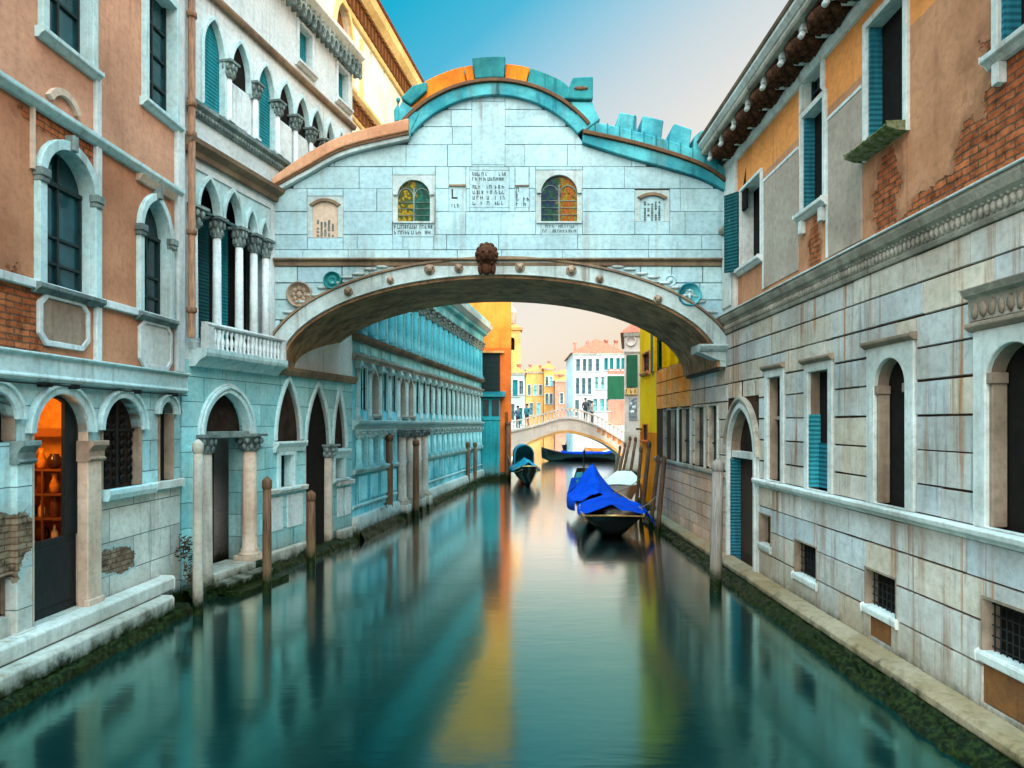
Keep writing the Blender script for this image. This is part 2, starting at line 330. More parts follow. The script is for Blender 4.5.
# ------------------------------------------------------------------ mesh helpers
class MB:
    def __init__(s): s.v = []; s.f = []; s.sm = []; s.tint = None
    def add(s, vs, fs, smooth=False, tint=None):
        o = len(s.v); s.v.extend(vs)
        for f in fs:
            s.f.append([i + o for i in f]); s.sm.append(smooth)
            if s.tint is not None: s.tint.append(tint or (1, 1, 1))
        return s
    def box(s, x0, x1, y0, y1, z0, z1):
        v = [(x, y, z) for x in (x0, x1) for y in (y0, y1) for z in (z0, z1)]
        return s.add(v, [(0, 1, 3, 2), (4, 6, 7, 5), (0, 4, 5, 1), (2, 3, 7, 6), (0, 2, 6, 4), (1, 5, 7, 3)])
    def prism(s, outline, y0, y1, holes=()):
        """2D outline (x,z) with holes, extruded from y0 (front) to y1"""
        pts, edges = [], []
        for lp in [outline, *holes]:
            b = len(pts); pts += [Vector(p) for p in lp]; n = len(lp)
            edges += [(b + i, b + (i + 1) % n) for i in range(n)]
        vv, ee, ff = delaunay_2d_cdt(pts, edges, [], 0, 1e-6)[:3]
        def inside(c, lp):
            r = False
            for (xa, za), (xb, zb) in zip(lp, lp[1:] + lp[:1]):
                if (za > c.y) != (zb > c.y) and c.x < (xb - xa) * (c.y - za) / (zb - za) + xa: r = not r
            return r
        def keep(f):
            c = (vv[f[0]] + vv[f[1]] + vv[f[2]]) / 3
            return inside(c, list(outline)) and not any(inside(c, list(h)) for h in holes)
        ff = [f for f in ff if keep(f)]
        nv = len(vv)
        v = [(p.x, y0, p.y) for p in vv] + [(p.x, y1, p.y) for p in vv]
        cnt = {}
        fs = []
        for f in ff:
            a = sum(vv[f[i]].x * vv[f[(i + 1) % len(f)]].y - vv[f[(i + 1) % len(f)]].x * vv[f[i]].y for i in range(len(f)))
            f = list(f) if a > 0 else list(reversed(f))
            fs.append(f); fs.append([i + nv for i in reversed(f)])
            for i in range(len(f)):
                e = (f[i], f[(i + 1) % len(f)]); cnt[e] = cnt.get(e, 0) + 1
        for (a, b) in cnt:
            if (b, a) not in cnt: fs.append([b, a, a + nv, b + nv])
        return s.add(v, fs)
    def strip(s, inner, outer, y0, y1, closed=False):
        """band between two equal-length (x,z) polylines, extruded in y"""
        n = len(inner); v = []
        for (a, b) in zip(inner, outer):
            v += [(a[0], y0, a[1]), (b[0], y0, b[1]), (b[0], y1, b[1]), (a[0], y1, a[1])]
        fs = []
        for i in range(n - 1 + (1 if closed else 0)):
            p, q = 4 * i, 4 * ((i + 1) % n)
            for k in range(4): fs.append((p + k, q + k, q + (k + 1) % 4, p + (k + 1) % 4))
        if not closed: fs += [(0, 1, 2, 3), (4 * n - 1, 4 * n - 2, 4 * n - 3, 4 * n - 4)]
        return s.add(v, fs)
    def lathe(s, prof, x=0, y=0, z=0, n=14, axis='z'):
        v, fs = [], []
        for (r, h) in prof:
            for k in range(n):
                a = 2 * math.pi * k / n; c, d = r * math.cos(a), r * math.sin(a)
                v.append((x + c, y + d, z + h) if axis == 'z' else (x + c, y + h, z + d))
        for i in range(len(prof) - 1):
            for k in range(n):
                a, b = i * n + k, i * n + (k + 1) % n
                fs.append((a, b, b + n, a + n))
        fs.append(tuple(reversed(range(n)))); fs.append(tuple(range((len(prof) - 1) * n, len(prof) * n)))
        return s.add(v, fs, True)
    def tube(s, pts, r, n=8):
        pts = [Vector(p) for p in pts]; rs = r if hasattr(r, '__len__') else [r] * len(pts)
        v, fs = [], []
        for i, p in enumerate(pts):
            d = (pts[min(i + 1, len(pts) - 1)] - pts[max(i - 1, 0)]).normalized()
            a = d.orthogonal().normalized() if abs(d.z) > .99 else d.cross(Vector((0, 0, 1))).normalized()
            b = d.cross(a)
            for k in range(n):
                th = 2 * math.pi * k / n; v.append(tuple(p + (a * math.cos(th) + b * math.sin(th)) * rs[i]))
        for i in range(len(pts) - 1):
            for k in range(n):
                a, b = i * n + k, i * n + (k + 1) % n; fs.append((a, b, b + n, a + n))
        fs.append(tuple(range(n))); fs.append(tuple(range((len(pts) - 1) * n, len(pts) * n)))
        return s.add(v, fs, True)
    def blob(s, x, y, z, rx, ry, rz, nu=8, nv=6, jit=0):
        v, fs = [], []
        for i in range(nv + 1):
            ph = math.pi * i / nv
            for k in range(nu):
                th = 2 * math.pi * k / nu; j = 1 + rnd.uniform(-jit, jit)
                v.append((x + rx * j * math.sin(ph) * math.cos(th), y + ry * j * math.sin(ph) * math.sin(th), z + rz * j * math.cos(ph)))
        for i in range(nv):
            for k in range(nu):
                a, b = i * nu + k, i * nu + (k + 1) % nu; fs.append((a, a + nu, b + nu, b))
        return s.add(v, fs, True)
    def mould(s, u0, u1, prof):
        """horizontal moulding along x: prof = [(w outward, z), ...] closed towards the wall"""
        n = len(prof)
        v = [(u0, -w_, z) for w_, z in prof] + [(u1, -w_, z) for w_, z in prof]
        fs = [(i, i + 1, i + 1 + n, i + n) for i in range(n - 1)] + [(n - 1, 0, n, 2 * n - 1), tuple(range(n)), tuple(reversed(range(n, 2 * n)))]
        return s.add(v, fs)
    def build(s, name, mat, parent=None, loc=None, bevel=0):
        me = bpy.data.meshes.new(name)
        me.from_pydata([tuple(p) for p in s.v], [], s.f)
        me.polygons.foreach_set('use_smooth', s.sm)
        if s.tint is None and mat.name in TINTED: s.tint = [(1, 1, 1)] * len(s.f)
        if s.tint is not None:
            at = me.attributes.new('tint', 'FLOAT_COLOR', 'FACE')
            at.data.foreach_set('color', [c for t3 in s.tint for c in (*t3, 1)])
        me.materials.append(mat); me.update()
        o = bpy.data.objects.new(name, me); COL.objects.link(o)
        if parent: o.parent = parent
        if loc: o.location = loc
        if bevel:
            b = o.modifiers.new('bevel', 'BEVEL'); b.width = bevel; b.segments = 2; b.limit_method = 'ANGLE'; b.angle_limit = R(40)
        return o

def tagset(o, label=None, cat=None, group=None, kind=None):
    for k, v in (('label', label), ('category', cat), ('group', group), ('kind', kind)):
        if v: o[k] = v
    return o
def empty(name, loc=(0, 0, 0), rz=0, label=None, cat=None, group=None):
    o = bpy.data.objects.new(name, None); COL.objects.link(o); o.location = loc; o.rotation_euler = (0, 0, rz); o.empty_display_size = .2
    return tagset(o, label, cat, group)
def copy_tree(o, parent=None):
    c = o.copy(); COL.objects.link(c); c.parent = parent
    for ch in list(o.children): copy_tree(ch, c)
    return c
def copy_at(o, loc, parent=None):
    c = copy_tree(o, parent or o.parent); c.location = loc; return c

class Wall:
    """a facade in plan: u runs along it, w outwards from it, z up; u() and z() read positions off the survey photo"""
    def __init__(s, x, y, dx, dy):
        L = math.hypot(dx, dy); s.x, s.y, s.dx, s.dy = x, y, dx / L, dy / L; s.nx, s.ny = s.dy, -s.dx
        s.rz = math.atan2(s.dy, s.dx)
    def hit(s, px, w=0):
        k = (px - CX) / F; x, y = s.x + w * s.nx, s.y + w * s.ny
        t = (k * y - x) / (s.dx - k * s.dy); return t, y + t * s.dy
    def u(s, px, w=0): return s.hit(px, w)[0]
    def z(s, px, py, w=0): return H + (CY - py) * s.hit(px, w)[1] / F
    def empty(s, name, **kw): return empty(name, (s.x, s.y, 0), s.rz, **kw)
    def win(s, p0, p1, apex, spring, bottom, w=0):
        """-> centre, half width, sill z, springing z, rise"""
        u0, u1 = sorted((s.u(p0, w), s.u(p1, w))); pc = (p0 + p1) / 2
        zs = s.z(pc, spring, w); return (u0 + u1) / 2, (u1 - u0) / 2, s.z(pc, bottom, w), zs, max(0, s.z(pc, apex, w) - zs)
    def world(s, u, w, z): return (s.x + u * s.dx + w * s.nx, s.y + u * s.dy + w * s.ny, z)

def arch_pts(uc, hw, zs, rise, e=0, n=10):
    """left springing -> apex -> right springing"""
    if rise <= 0: return [(uc - hw - e, zs + e), (uc + hw + e, zs + e)]
    out = []
    if rise <= hw * 1.02:
        r = (hw * hw + rise * rise) / (2 * rise); cz = zs + rise - r; a0 = math.asin(min(1, hw / r))
        for i in range(2 * n + 1):
            a = -a0 + 2 * a0 * i / (2 * n); out.append((uc + (r + e) * math.sin(a), cz + (r + e) * math.cos(a)))
        if e: out[0] = (uc - hw - e, out[0][1]); out[-1] = (uc + hw + e, out[-1][1])
    else:
        r = (hw * hw + rise * rise) / (2 * hw); c = r - hw
        ea = math.acos(c / (r + e))
        L = []
        for i in range(n + 1):
            a = math.pi - ea * i / n; L.append((uc + c + (r + e) * math.cos(a), zs + (r + e) * math.sin(a)))
        out = L + [(2 * uc - x, z) for x, z in reversed(L[:-1])]
    return out
def outline(win, e=0, eb=None):
    uc, hw, z0, zs, rise = win
    b = z0 - (e if eb is None else eb)
    return [(uc - hw - e, b)] + arch_pts(uc, hw, zs, rise, e) + [(uc + hw + e, b)]

def window(parent, win, fw=.1, fd=.05, rev=.28, pane='glass', frame='trim_cyan', sash=(1, 3), sill=True, liner=True, shutter=None, sillmat=None, name='window',
           label=None):
    """stone frame (the part) > pane, sash, sill, shutter; the hole to cut for it is outline(win, .03)"""
    uc, hw, z0, zs, rise = win
    mb = MB()
    inn = outline(win, 0); i2 = outline(win, .027)
    if fw: mb.strip(inn, outline(win, fw, .0 if sill else None), -fd, .003)
    if liner: mb.strip(inn, i2, .0035 if fw else -.01, rev)
    o = mb.build(name, M[frame], parent, bevel=.008)
    if label: o['label'] = label
    if pane: MB().prism(outline(win, .02), rev - .06, rev + .02).build('pane', M[pane], o)
    if sash:
        b = MB(); top = zs + rise * .9; nv, nh = sash
        for i in range(nv):
            x = uc - hw + 2 * hw * (i + 1) / (nv + 1); b.box(x - .02, x + .02, rev - .10, rev - .063, z0, top)
        for i in range(nh):
            z = z0 + (zs - z0) * (i + 1) / (nh + 1) if rise == 0 or i < nh - 1 else zs
            b.box(uc - hw, uc + hw, rev - .098, rev - .065, z - .018, z + .018)
        b.box(uc - hw + .001, uc - hw + .04, rev - .102, rev - .06, z0, zs); b.box(uc + hw - .04, uc + hw - .001, rev - .102, rev - .06, z0, zs)
        b.build('sash', M['sash'], o)
    if sill:
        MB().mould(uc - hw - fw - .05, uc + hw + fw + .05, [(-.02, z0 - .13), (.05, z0 - .13), (.09, z0 - .08), (.13, z0 - .06), (.13, z0 - .002), (-.02, z0 - .002)]
                   ).build('sill', M[sillmat or frame], o, bevel=.006)
    if shutter:
        side, mat, ang = shutter                                   # an open leaf hinged at one jamb
        s = MB().box(0, hw * 1.0, -.025, .015, z0 + .02, zs - .02).build('shutter', M[mat], o)
        if side < 0: s.location = (uc - hw - .01, -fd - .02, 0); s.rotation_euler = (0, 0, R(180 + ang))
        else: s.location = (uc + hw + .01, -fd - .02, 0); s.rotation_euler = (0, 0, R(-ang))
    return o

def capital(mb, x, y, z, h, r):
    mb.lathe([(r * 1.0, 0), (r * 1.15, .02), (r * 1.05, .05), (r * 1.1, h * .5), (r * 1.5, h * .85), (r * 1.5, h * .86)], x, y, z, 12)
    for row, (zz, rr, sz) in enumerate(((.28, 1.2, .42), (.62, 1.5, .5))):
        for k in range(8):
            a = 2 * math.pi * (k + .5 * row) / 8
            mb.blob(x + r * rr * math.cos(a), y + r * rr * math.sin(a), z + h * zz, r * sz * .8, r * sz * .8, h * .2, 6, 4, .12)
    mb.box(x - r * 1.75, x + r * 1.75, y - r * 1.75, y + r * 1.75, z + h * .86, z + h)
def shaft(mb, x, y, z0, z1, r, n=16):
    h = z1 - z0
    mb.box(x - r * 1.5, x + r * 1.5, y - r * 1.5, y + r * 1.5, z0, z0 + r * .7)
    mb.lathe([(r * 1.45, r * .7), (r * 1.5, r * .95), (r * 1.2, r * 1.2), (r * 1.3, r * 1.4), (r * 1.02, r * 1.7), (r, h * .4), (r * .9, h)], x, y, z0, n)

def ashlar(mb, u0, u1, zs, rects=(), lo=None, hi=None, proud=.03, joint=.008, ch=.012, blen=(.8, 1.6), seed=1, tv=.10, warm=.05, minlen=.22, hj=.01):
    """cut-stone facing: one chamfered block after another, course by course, leaving the openings free"""
    rg = random.Random(seed)
    if mb.tint is None: mb.tint = []
    for ci in range(len(zs) - 1):
        za, zb = zs[ci], zs[ci + 1]
        rr = sorted([r for r in rects if r[2] < zb - .02 and r[3] > za + .02])
        cuts = {u0, u1}
        for r in rr:
            for c in r[:2]:
                if u0 < c < u1: cuts.add(c)
        fixed = sorted(cuts); cuts = set(fixed)
        x = u0 + rg.uniform(.2, blen[1])
        while x < u1:
            if min(abs(x - c) for c in fixed) > minlen: cuts.add(x)
            x += rg.uniform(*blen)
        cs = sorted(cuts)
        for a, b in zip(cs, cs[1:]):
            if b - a < .03: continue
            mid = (a + b) / 2; spans = [(za, zb)]
            for r in rr:
                if r[0] < mid < r[1]:
                    ns = []
                    for (p, q) in spans:
                        if r[2] > p: ns.append((p, min(q, r[2])))
                        if r[3] < q: ns.append((max(p, r[3]), q))
                    spans = [s_ for s_ in ns if s_[1] - s_[0] > .04]
            for (p, q) in spans:
                v = 1 + rg.uniform(-tv, tv); wv = rg.uniform(-warm, warm)
                tint = (v * (1 + wv), v, v * (1 - wv)); pr = proud + rg.uniform(-.006, .006)
                A, B = a + joint * rg.uniform(.2, .9), b - joint * rg.uniform(.2, .9); j1, j2 = rg.uniform(.2, .9), rg.uniform(.2, .9)
                n = 1 if not (lo or hi) else max(2, int((B - A) / .10))
                S = []
                for i in range(n + 1):
                    uu = A + (B - A) * i / n
                    bt, tp = p + hj * j1, q - hj * j2
                    if lo: bt = max(bt, lo(uu))
                    if hi: tp = min(tp, hi(uu))
                    if tp - bt > .028: S.append((uu, bt, tp))
                    elif S: break
                if len(S) < 2: continue
                vs_, fs = [], []; m = len(S)
                for i, (uu, bt, tp) in enumerate(S):
                    iu = uu + (ch if i == 0 else -ch if i == m - 1 else 0)
                    vs_ += [(uu, .004, bt), (uu, .004, tp), (iu, -pr, bt + ch), (iu, -pr, tp - ch)]
                for i in range(m - 1):
                    k, j = 4 * i, 4 * (i + 1)
                    fs += [(k + 2, j + 2, j + 3, k + 3), (k, j, j + 2, k + 2), (k + 3, j + 3, j + 1, k + 1)]
                e = 4 * (m - 1)
                fs += [(0, 2, 3, 1), (e, e + 1, e + 3, e + 2)]
                mb.add(vs_, fs, False, tint)
    return mb

from mathutils import noise as mnoise
def slime(u0, u1, prof, seed=0, du=.06, amp=.05):
    """irregular weedy bank along a wall foot; prof = [(w, z), ...] from the wall down into the water"""
    mb = MB(); n = max(2, int((u1 - u0) / du)); P = []
    for (a, b_) in zip(prof, prof[1:]):
        for k in range(3): P.append((a[0] + (b_[0] - a[0]) * k / 3, a[1] + (b_[1] - a[1]) * k / 3))
    P.append(prof[-1]); m_ = len(P); v = []
    for i in range(n + 1):
        u_ = u0 + (u1 - u0) * i / n
        for j, (w_, z_) in enumerate(P):
            q = Vector((u_ * 1.7, j * .5 + seed, seed)); d = mnoise.noise(q) * amp + mnoise.noise(q * 4.1) * amp * .7 + mnoise.noise(q * 11) * amp * .45
            if j == 0: d = 0
            v.append((u_, -(w_ + d), z_ + d * .6))
    return mb.add(v, [(i * m_ + j, i * m_ + j + 1, (i + 1) * m_ + j + 1, (i + 1) * m_ + j) for i in range(n) for j in range(m_ - 1)], True)

def rosette(mb, x, y, z, r, petals=8):
    mb.lathe([(r, 0), (r, -.03), (r * .9, -.06), (r * .82, -.035), (r * .78, -.02), (.001, -.02)], x, y, z, 24, 'y')
    for k in range(petals):
        a = 2 * math.pi * k / petals
        mb.blob(x + r * .45 * math.cos(a), y - .03, z + r * .45 * math.sin(a), r * .22, .03, r * .22, 7, 5)
    mb.blob(x, y - .035, z, r * .22, .04, r * .22, 8, 6)
def glyphs(mb, u0, u1, z0, z1, rows, y, rg, gap=.3):
    """rows of worn, unreadable cut lettering"""
    hh = (z1 - z0) / rows
    for r in range(rows):
        zb = z0 + r * hh + hh * gap / 2; zt = z0 + (r + 1) * hh - hh * gap / 2; x = u0
        while x < u1 - .02:
            wd = rg.uniform(.35, .8) * (zt - zb); k = rg.random(); s = .16 * (zt - zb)
            if x + wd > u1: break
            if k < .85:
                mb.box(x, x + s, y - .006, y + .004, zb, zt)
                if rg.random() < .7: mb.box(x + wd - s, x + wd, y - .0065, y + .004, zb, zt - rg.choice((0, .4)) * (zt - zb))
                zz = rg.choice((zb, zt - s, (zb + zt) / 2)); mb.box(x + s, x + wd - s, y - .0062, y + .004, zz, zz + s)
            x += wd + .35 * (zt - zb) * rg.choice((.6, .8, 1.6))

# ================================================================== WATER
m, t, p = base_mat('canal_water')
g = t.new('ShaderNodeNewGeometry').outputs['Position']
wv1 = t.noise(t.mapping(g, (.55, 1.3, 1)), 1.0, 4, .55, .4)
wv2 = t.noise(t.mapping(g, (3.0, 8, 1)), 1.0, 3, .5)
nb = t.bump(wv2, .05, .02, t.bump(wv1, .045, .10))
dif = t.new('ShaderNodeBsdfDiffuse'); t.put(dif.inputs[0], (.0, .017, .018))
gl = t.new('ShaderNodeBsdfGlossy'); gl.inputs['Roughness'].default_value = .13
t.l.new(nb, gl.inputs['Normal']); t.l.new(nb, dif.inputs['Normal'])
fr = t.new('ShaderNodeFresnel'); fr.inputs[0].default_value = 1.45; t.l.new(nb, fr.inputs['Normal'])
t.put(gl.inputs[0], t.mix(t.step(fr.outputs[0], .11, .42), (.31, .74, .65), (1.0, 1.0, .97)))   # green water body at steep angles, clean mirror at grazing ones
ms = t.new('ShaderNodeMixShader'); t.put(ms.inputs[0], t.math('MULTIPLY_ADD', fr.outputs[0], 2.4, .08, clamp=True))
t.l.new(dif.outputs[0], ms.inputs[1]); t.l.new(gl.outputs[0], ms.inputs[2])
t.l.new(ms.outputs[0], [n for n in m.node_tree.nodes if n.type == 'OUTPUT_MATERIAL'][0].inputs[0])
M['water'] = m
tagset(MB().add([(-900, -300, 0), (900, -300, 0), (900, 3000, 0), (-900, 3000, 0)], [(0, 1, 2, 3)]).build('water', M['water']), kind='structure')
# quay land behind the canal fronts, ground level a little above the water
land = MB()
land.box(-900, -7.5, -300, 64, -1, .6); land.box(16, 900, -300, 66, -1, .6); land.box(-900, 900, 108, 3000, -1, .7); land.box(-900, -.8, 64.01, 108.01, -1, .61)
tagset(land.build('ground', plain('paving', (.30, .27, .23), .9)), kind='structure')

# ================================================================== ORANGE SHOP HOUSE, left near
OB = Wall(-6.26, 4, .04, 1)
ob = OB.empty('shop_house', label='orange plastered house with lit shop doorway in its pale stone ground floor', cat='building')
M['arcade_stone'] = stone('arcade_stone', (.33, .60, .64), (.46, .62, .62), (.25, .17, .10), .5, blocks=(1.1, .5, .008, (.05, .10, .11)), moss=True, mossz=.45, dirt=.8,
                          bands=[(.3, 2.06, (.60, .62, .57))], patches=[(OB.u(118), OB.z(118, 560), .42, .20), (OB.u(2), OB.z(2, 545), .45, .42)], brickcol=((.17, .12, .08), (.25, .19, .13)))
UL = OB.u(181); zb0 = OB.z(90, 386); zb1 = OB.z(90, 361)
ow = {'w1': OB.win(41, 90, 152, 186, 291), 'w2': OB.win(140, 167, 200, 235, 316),
      't1': OB.win(44, 88, 10, -60, 50), 't2': OB.win(145, 173, 10, -40, 112)}
for k in ('t1', 't2'): ow[k] = ow[k][:4] + (0,)
ow['t1'] = (ow['t1'][0], ow['t1'][1], ow['t1'][2], ow['t1'][2] + 2.0, 0); ow['t2'] = (ow['t2'][0], ow['t2'][1], ow['t2'][2], ow['t2'][2] + 2.0, 0)
pu = OB.u
M['orange_plaster'] = stone('orange_plaster', (.50, .23, .13), (.42, .18, .10), (.24, .08, .03), .5, bump=.4, dirt=.22,
    patches=[(pu(8), OB.z(8, 315), .75, .5), (pu(60), OB.z(60, 132), .75, .16), (pu(-40), OB.z(-40, 300), 1.1, .5)], brickcol=((.33, .085, .03), (.46, .15, .06)),
    bands=[(OB.z(90, 138), 20, (.60, .31, .20))])
mb = MB().prism([(-3, zb1), (UL, zb1), (UL, 12.2), (-3, 12.2)], 0, .45, [outline(ow[k], .03) for k in ow])
mb.build('wall', M['orange_plaster'], ob)
lo_w = {'door': OB.win(34, 87, 394, 441, 614), 'win': OB.win(103, 141, 398, 437, 487), 'slit': OB.win(160, 173, 402, 438, 480),
        'lun': OB.win(-30, 14, 391, 440, 441), 'low': OB.win(-30, 13, 580, 580, 622)}
lo_w['low'] = lo_w['low'][:4] + (0,)
for k in ('door', 'win', 'lun', 'slit'):                                  # round arches: springing set so that they are semicircles
    q = lo_w[k]; ap_ = q[3] + q[4]; lo_w[k] = (q[0], q[1], min(q[2], ap_ - q[1] - .02), ap_ - q[1], q[1])
mb = MB().prism([(-3, -1), (UL, -1), (UL, zb1 - .001), (-3, zb1 - .001)], .02, .24, [outline(lo_w[k], .03) for k in lo_w])
mb.build('arcade_wall', M['arcade_stone'], ob)
MB().box(-3, UL, .6, 7, 3.9, 12.2).box(-3, UL, 3.2, 7, -1, 3.9).box(-3, OB.u(60) - 1.45, .6, 3.19, -1, 3.89).box(OB.u(60) + 1.4, UL, .6, 3.19, -1, 3.89).build('body', M['far_grey'], ob)
rf = MB().add([(-3.2, -.4, 12.21), (UL + .2, -.4, 12.21), (UL + .2, 7.2, 12.21), (-3.2, 7.2, 12.21), (-1, 3.4, 13.6), (UL - 2, 3.4, 13.6)],
              [(0, 1, 5, 4), (1, 2, 5), (2, 3, 4, 5), (3, 0, 4), (0, 3, 2, 1)]).build('roof', M['red_roof'], ob)
# bands and strings
MB().mould(-3, UL, [(-.03, zb0), (.10, zb0), (.14, zb0 + .05), (.12, zb0 + .09), (.12, zb1 - .06), (.17, zb1 - .03), (.17, zb1), (-.03, zb1 + .003)]).build('band', M['trim_cyan'], ob, bevel=.008)
z_s = OB.z(20, 281)
MB().mould(-3, UL, [(-.03, z_s - .05), (.07, z_s - .05), (.07, z_s + .06), (-.03, z_s + .06)]).build('string_course', M['palace_pale'], ob, bevel=.008)
z_s2 = OB.z(90, 138)
MB().mould(-3, UL - .12, [(-.03, z_s2 - .08), (.06, z_s2 - .08), (.13, z_s2 - .01), (.13, z_s2 + .05), (-.03, z_s2 + .06)]).build('string_course', M['trim_cyan'], ob, bevel=.008)
MB().box(pu(93), pu(98.5), -.06, .003, zb1 + .01, z_s2 - .083).box(pu(93), pu(98.5), -.055, .003, z_s2 + .063, OB.z(95, 72)).build('pilaster_strip', M['palace_pale'], ob, bevel=.01)
MB().box(pu(174), UL + .005, -.075, .003, zb1 + .02, 12.1).build('corner_strip', M['palace_pale'], ob, bevel=.01)
# upper windows
window(ob, ow['w1'], .13, .09, .22, 'glass_teal', 'trim_cyan', (1, 3), sillmat='carved')
window(ob, ow['w2'], .11, .08, .22, 'glass', 'trim_cyan', (1, 3), sillmat='carved')
window(ob, ow['t1'], .12, .08, .22, 'glass_teal', 'trim_cyan', (1, 2), sillmat='trim_cyan', shutter=None)
window(ob, ow['t2'], .11, .08, .22, 'glass_teal', 'trim_cyan', (1, 3), sillmat='trim_cyan')
for k in ('w1', 'w2'):                                             # little imposts where the arch springs, keystone above
    uc, hw, z0, zs, ri = ow[k]
    b = MB()
    for s in (-1, 1):
        x = uc + s * (hw + .065); b.box(x - .09, x + .09, -.13, 0.0, zs - .06, zs + .05); b.box(x - .075, x + .075, -.115, 0.0, zs - .13, zs - .065)
        b.build('impost', M['carved'], ob, bevel=.012); b = MB()
    b.box(uc - .05, uc + .05, -.14, 0.0, zs + ri + .01, zs + ri + .22).build('keystone', M['carved'], ob, bevel=.012)
    MB().box(uc - hw + .0, uc + hw, .11, .15, zs - .03, zs + .03).build('transom', M['sash'], ob)
# square label moulding round the first window, small carved hood over both
uc, hw, z0, zs, ri = ow['w1']
b = MB(); x0, x1, zt = uc - hw - .2, uc + hw + .2, OB.z(65, 122)
b.box(x0, x0 + .04, -.05, .003, zs, zt); b.box(x1 - .04, x1, -.05, .003, zs, zt); b.box(x0, x1, -.052, .003, zt + .001, zt + .04)
b.build('label_moulding', M['pier_warm'], ob)
uc2, hw2, _, zs2, ri2 = ow['w2']
b = MB().mould(uc2 - hw2 - .12, uc2 + hw2 + .12, [(-.02, zs2 + ri2 + .16), (.06, zs2 + ri2 + .16), (.12, zs2 + ri2 + .26), (-.02, zs2 + ri2 + .28)])
b.build('hood', M['pier_warm'], ob)
lu = OB.win(50, 74, 97, 108, 112)
MB().strip(arch_pts(lu[0], lu[1], lu[3], lu[4]), arch_pts(lu[0], lu[1], lu[3], lu[4], .09), -.06, .003).build('lunette_hood', M['pier_warm'], ob)
# framed stone panels under the windows
for (a, b_, tp, bt, mt) in ((40, 84, 302, 343, 'jamb_warm'), (140, 168, 326, 365, 'right_trim')):
    pc = (a + b_) / 2; u0, u1, z1, z0 = pu(a), pu(b_), OB.z(pc, tp), OB.z(pc, bt)
    c = .1
    octo = lambda e: [(u0 + c - e * .4, z0 - e), (u1 - c + e * .4, z0 - e), (u1 + e, z0 + c - e * .4), (u1 + e, z1 - c + e * .4), (u1 - c + e * .4, z1 + e), (u0 + c - e * .4, z1 + e), (u0 - e, z1 - c + e * .4), (u0 - e, z0 + c - e * .4)]
    pn = MB().prism(octo(0), -.025, .003).build('panel', M[mt], ob)
    MB().strip(octo(0), octo(.07), -.05, .002, True).build('panel_frame', M['palace_pale'], pn, bevel=.008)
# ground floor arcade: archivolts, piers, capitals
for k in ('door', 'win', 'slit', 'lun'):
    uc, hw, z0, zs, ri = lo_w[k]
    MB().strip(arch_pts(uc, hw, zs, ri), arch_pts(uc, hw, zs, ri, .10), -.045, .235).strip(arch_pts(uc, hw, zs, ri, .101), arch_pts(uc, hw, zs, ri, .14), -.075, .02).build('archivolt', M['trim_cyan'], ob, bevel=.006)
for (a, b_, bt, mt) in ((17, 33, 640, 'arcade_stone'), (88, 102, 606, 'pier_warm')):
    pc = (a + b_) / 2; u0, u1, z0, z1 = pu(a, .06), pu(b_, .06), OB.z(pc, bt, .06), OB.z(pc, 441, .06)
    pr = MB().box(u0, u1, -.06, .10, z0, z1 - .28).box(u0 - .025, u1 + .025, -.09, .0, z0, z0 + .12).build('pier', M[mt], ob, bevel=.015)
    MB().mould(u0 - .02, u1 + .02, [(-.09, z1 - .28), (.08, z1 - .28), (.11, z1 - .25), (.08, z1 - .22), (.08, z1 - .14), (.13, z1 - .07), (.15, z1 - .06), (.15, z1), (-.09, z1)]).build('capital', M['carved' if a < 20 else 'jamb_warm'], pr, bevel=.006)
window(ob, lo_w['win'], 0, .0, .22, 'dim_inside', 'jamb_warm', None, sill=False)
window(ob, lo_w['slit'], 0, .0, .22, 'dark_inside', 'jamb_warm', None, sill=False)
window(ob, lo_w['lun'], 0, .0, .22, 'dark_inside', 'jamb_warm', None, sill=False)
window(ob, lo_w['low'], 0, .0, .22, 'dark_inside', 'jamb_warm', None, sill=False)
MB().mould(pu(101.5), pu(150), [(-.01, lo_w['win'][2] - .16), (.10, lo_w['win'][2] - .16), (.13, lo_w['win'][2] - .08), (.13, lo_w['win'][2] - .005), (-.01, lo_w['win'][2] - .005)]).build('sill', M['trim_cyan'], ob, bevel=.008)
zz = lo_w['slit'][2]
MB().mould(pu(150.3), UL - .03, [(-.01, zz - .14), (.07, zz - .14), (.07, zz - .005), (-.01, zz - .005)]).build('sill', M['ledge'], ob, bevel=.008)
# leaded lattice of the arched window, its lower panes glowing from the shop
uc, hw, z0, zs, ri = lo_w['win']
lat = MB(); gx = MB()
for i in range(5):
    for j in range(9):
        x = uc - hw * .8 + 1.6 * hw * i / 4; z = z0 + .12 + (zs + ri * .6 - z0 - .1) * j / 8
        if z > zs and abs(x - uc) > hw * .55: continue
        lat.lathe([(.062, 0), (.062, .02), (.05, .02), (.05, 0)], x, .115, z, 10, 'y')
        if (i * 7 + j * 5) % 3: gx.blob(x, .135, z, .045, .006, .045, 8, 5)
lat.build('lattice', M['black_iron'], ob); gx.build('lattice_glass', emit('lattice_glow', (.85, .30, .05), .8), ob)
MB().box(uc - .025, uc + .025, .09, .13, z0, zs + ri - .02).box(uc - hw, uc + hw, .10, .125, zs - .02, zs + .02).build('mullion', M['black_iron'], ob)
# iron tie rods across the arcade
tr = MB(); tr.tube([(-2.9, -.16, zb0 - .04), (UL - .1, -.16, zb0 - .04)], .012, 6)
for q in (38, 66, 130, 168): tr.box(pu(q) - .02, pu(q) + .02, -.18, -.0, zb0 - .07, zb0 - .01)
tr.build('tie_rod', M['black_iron'], ob)
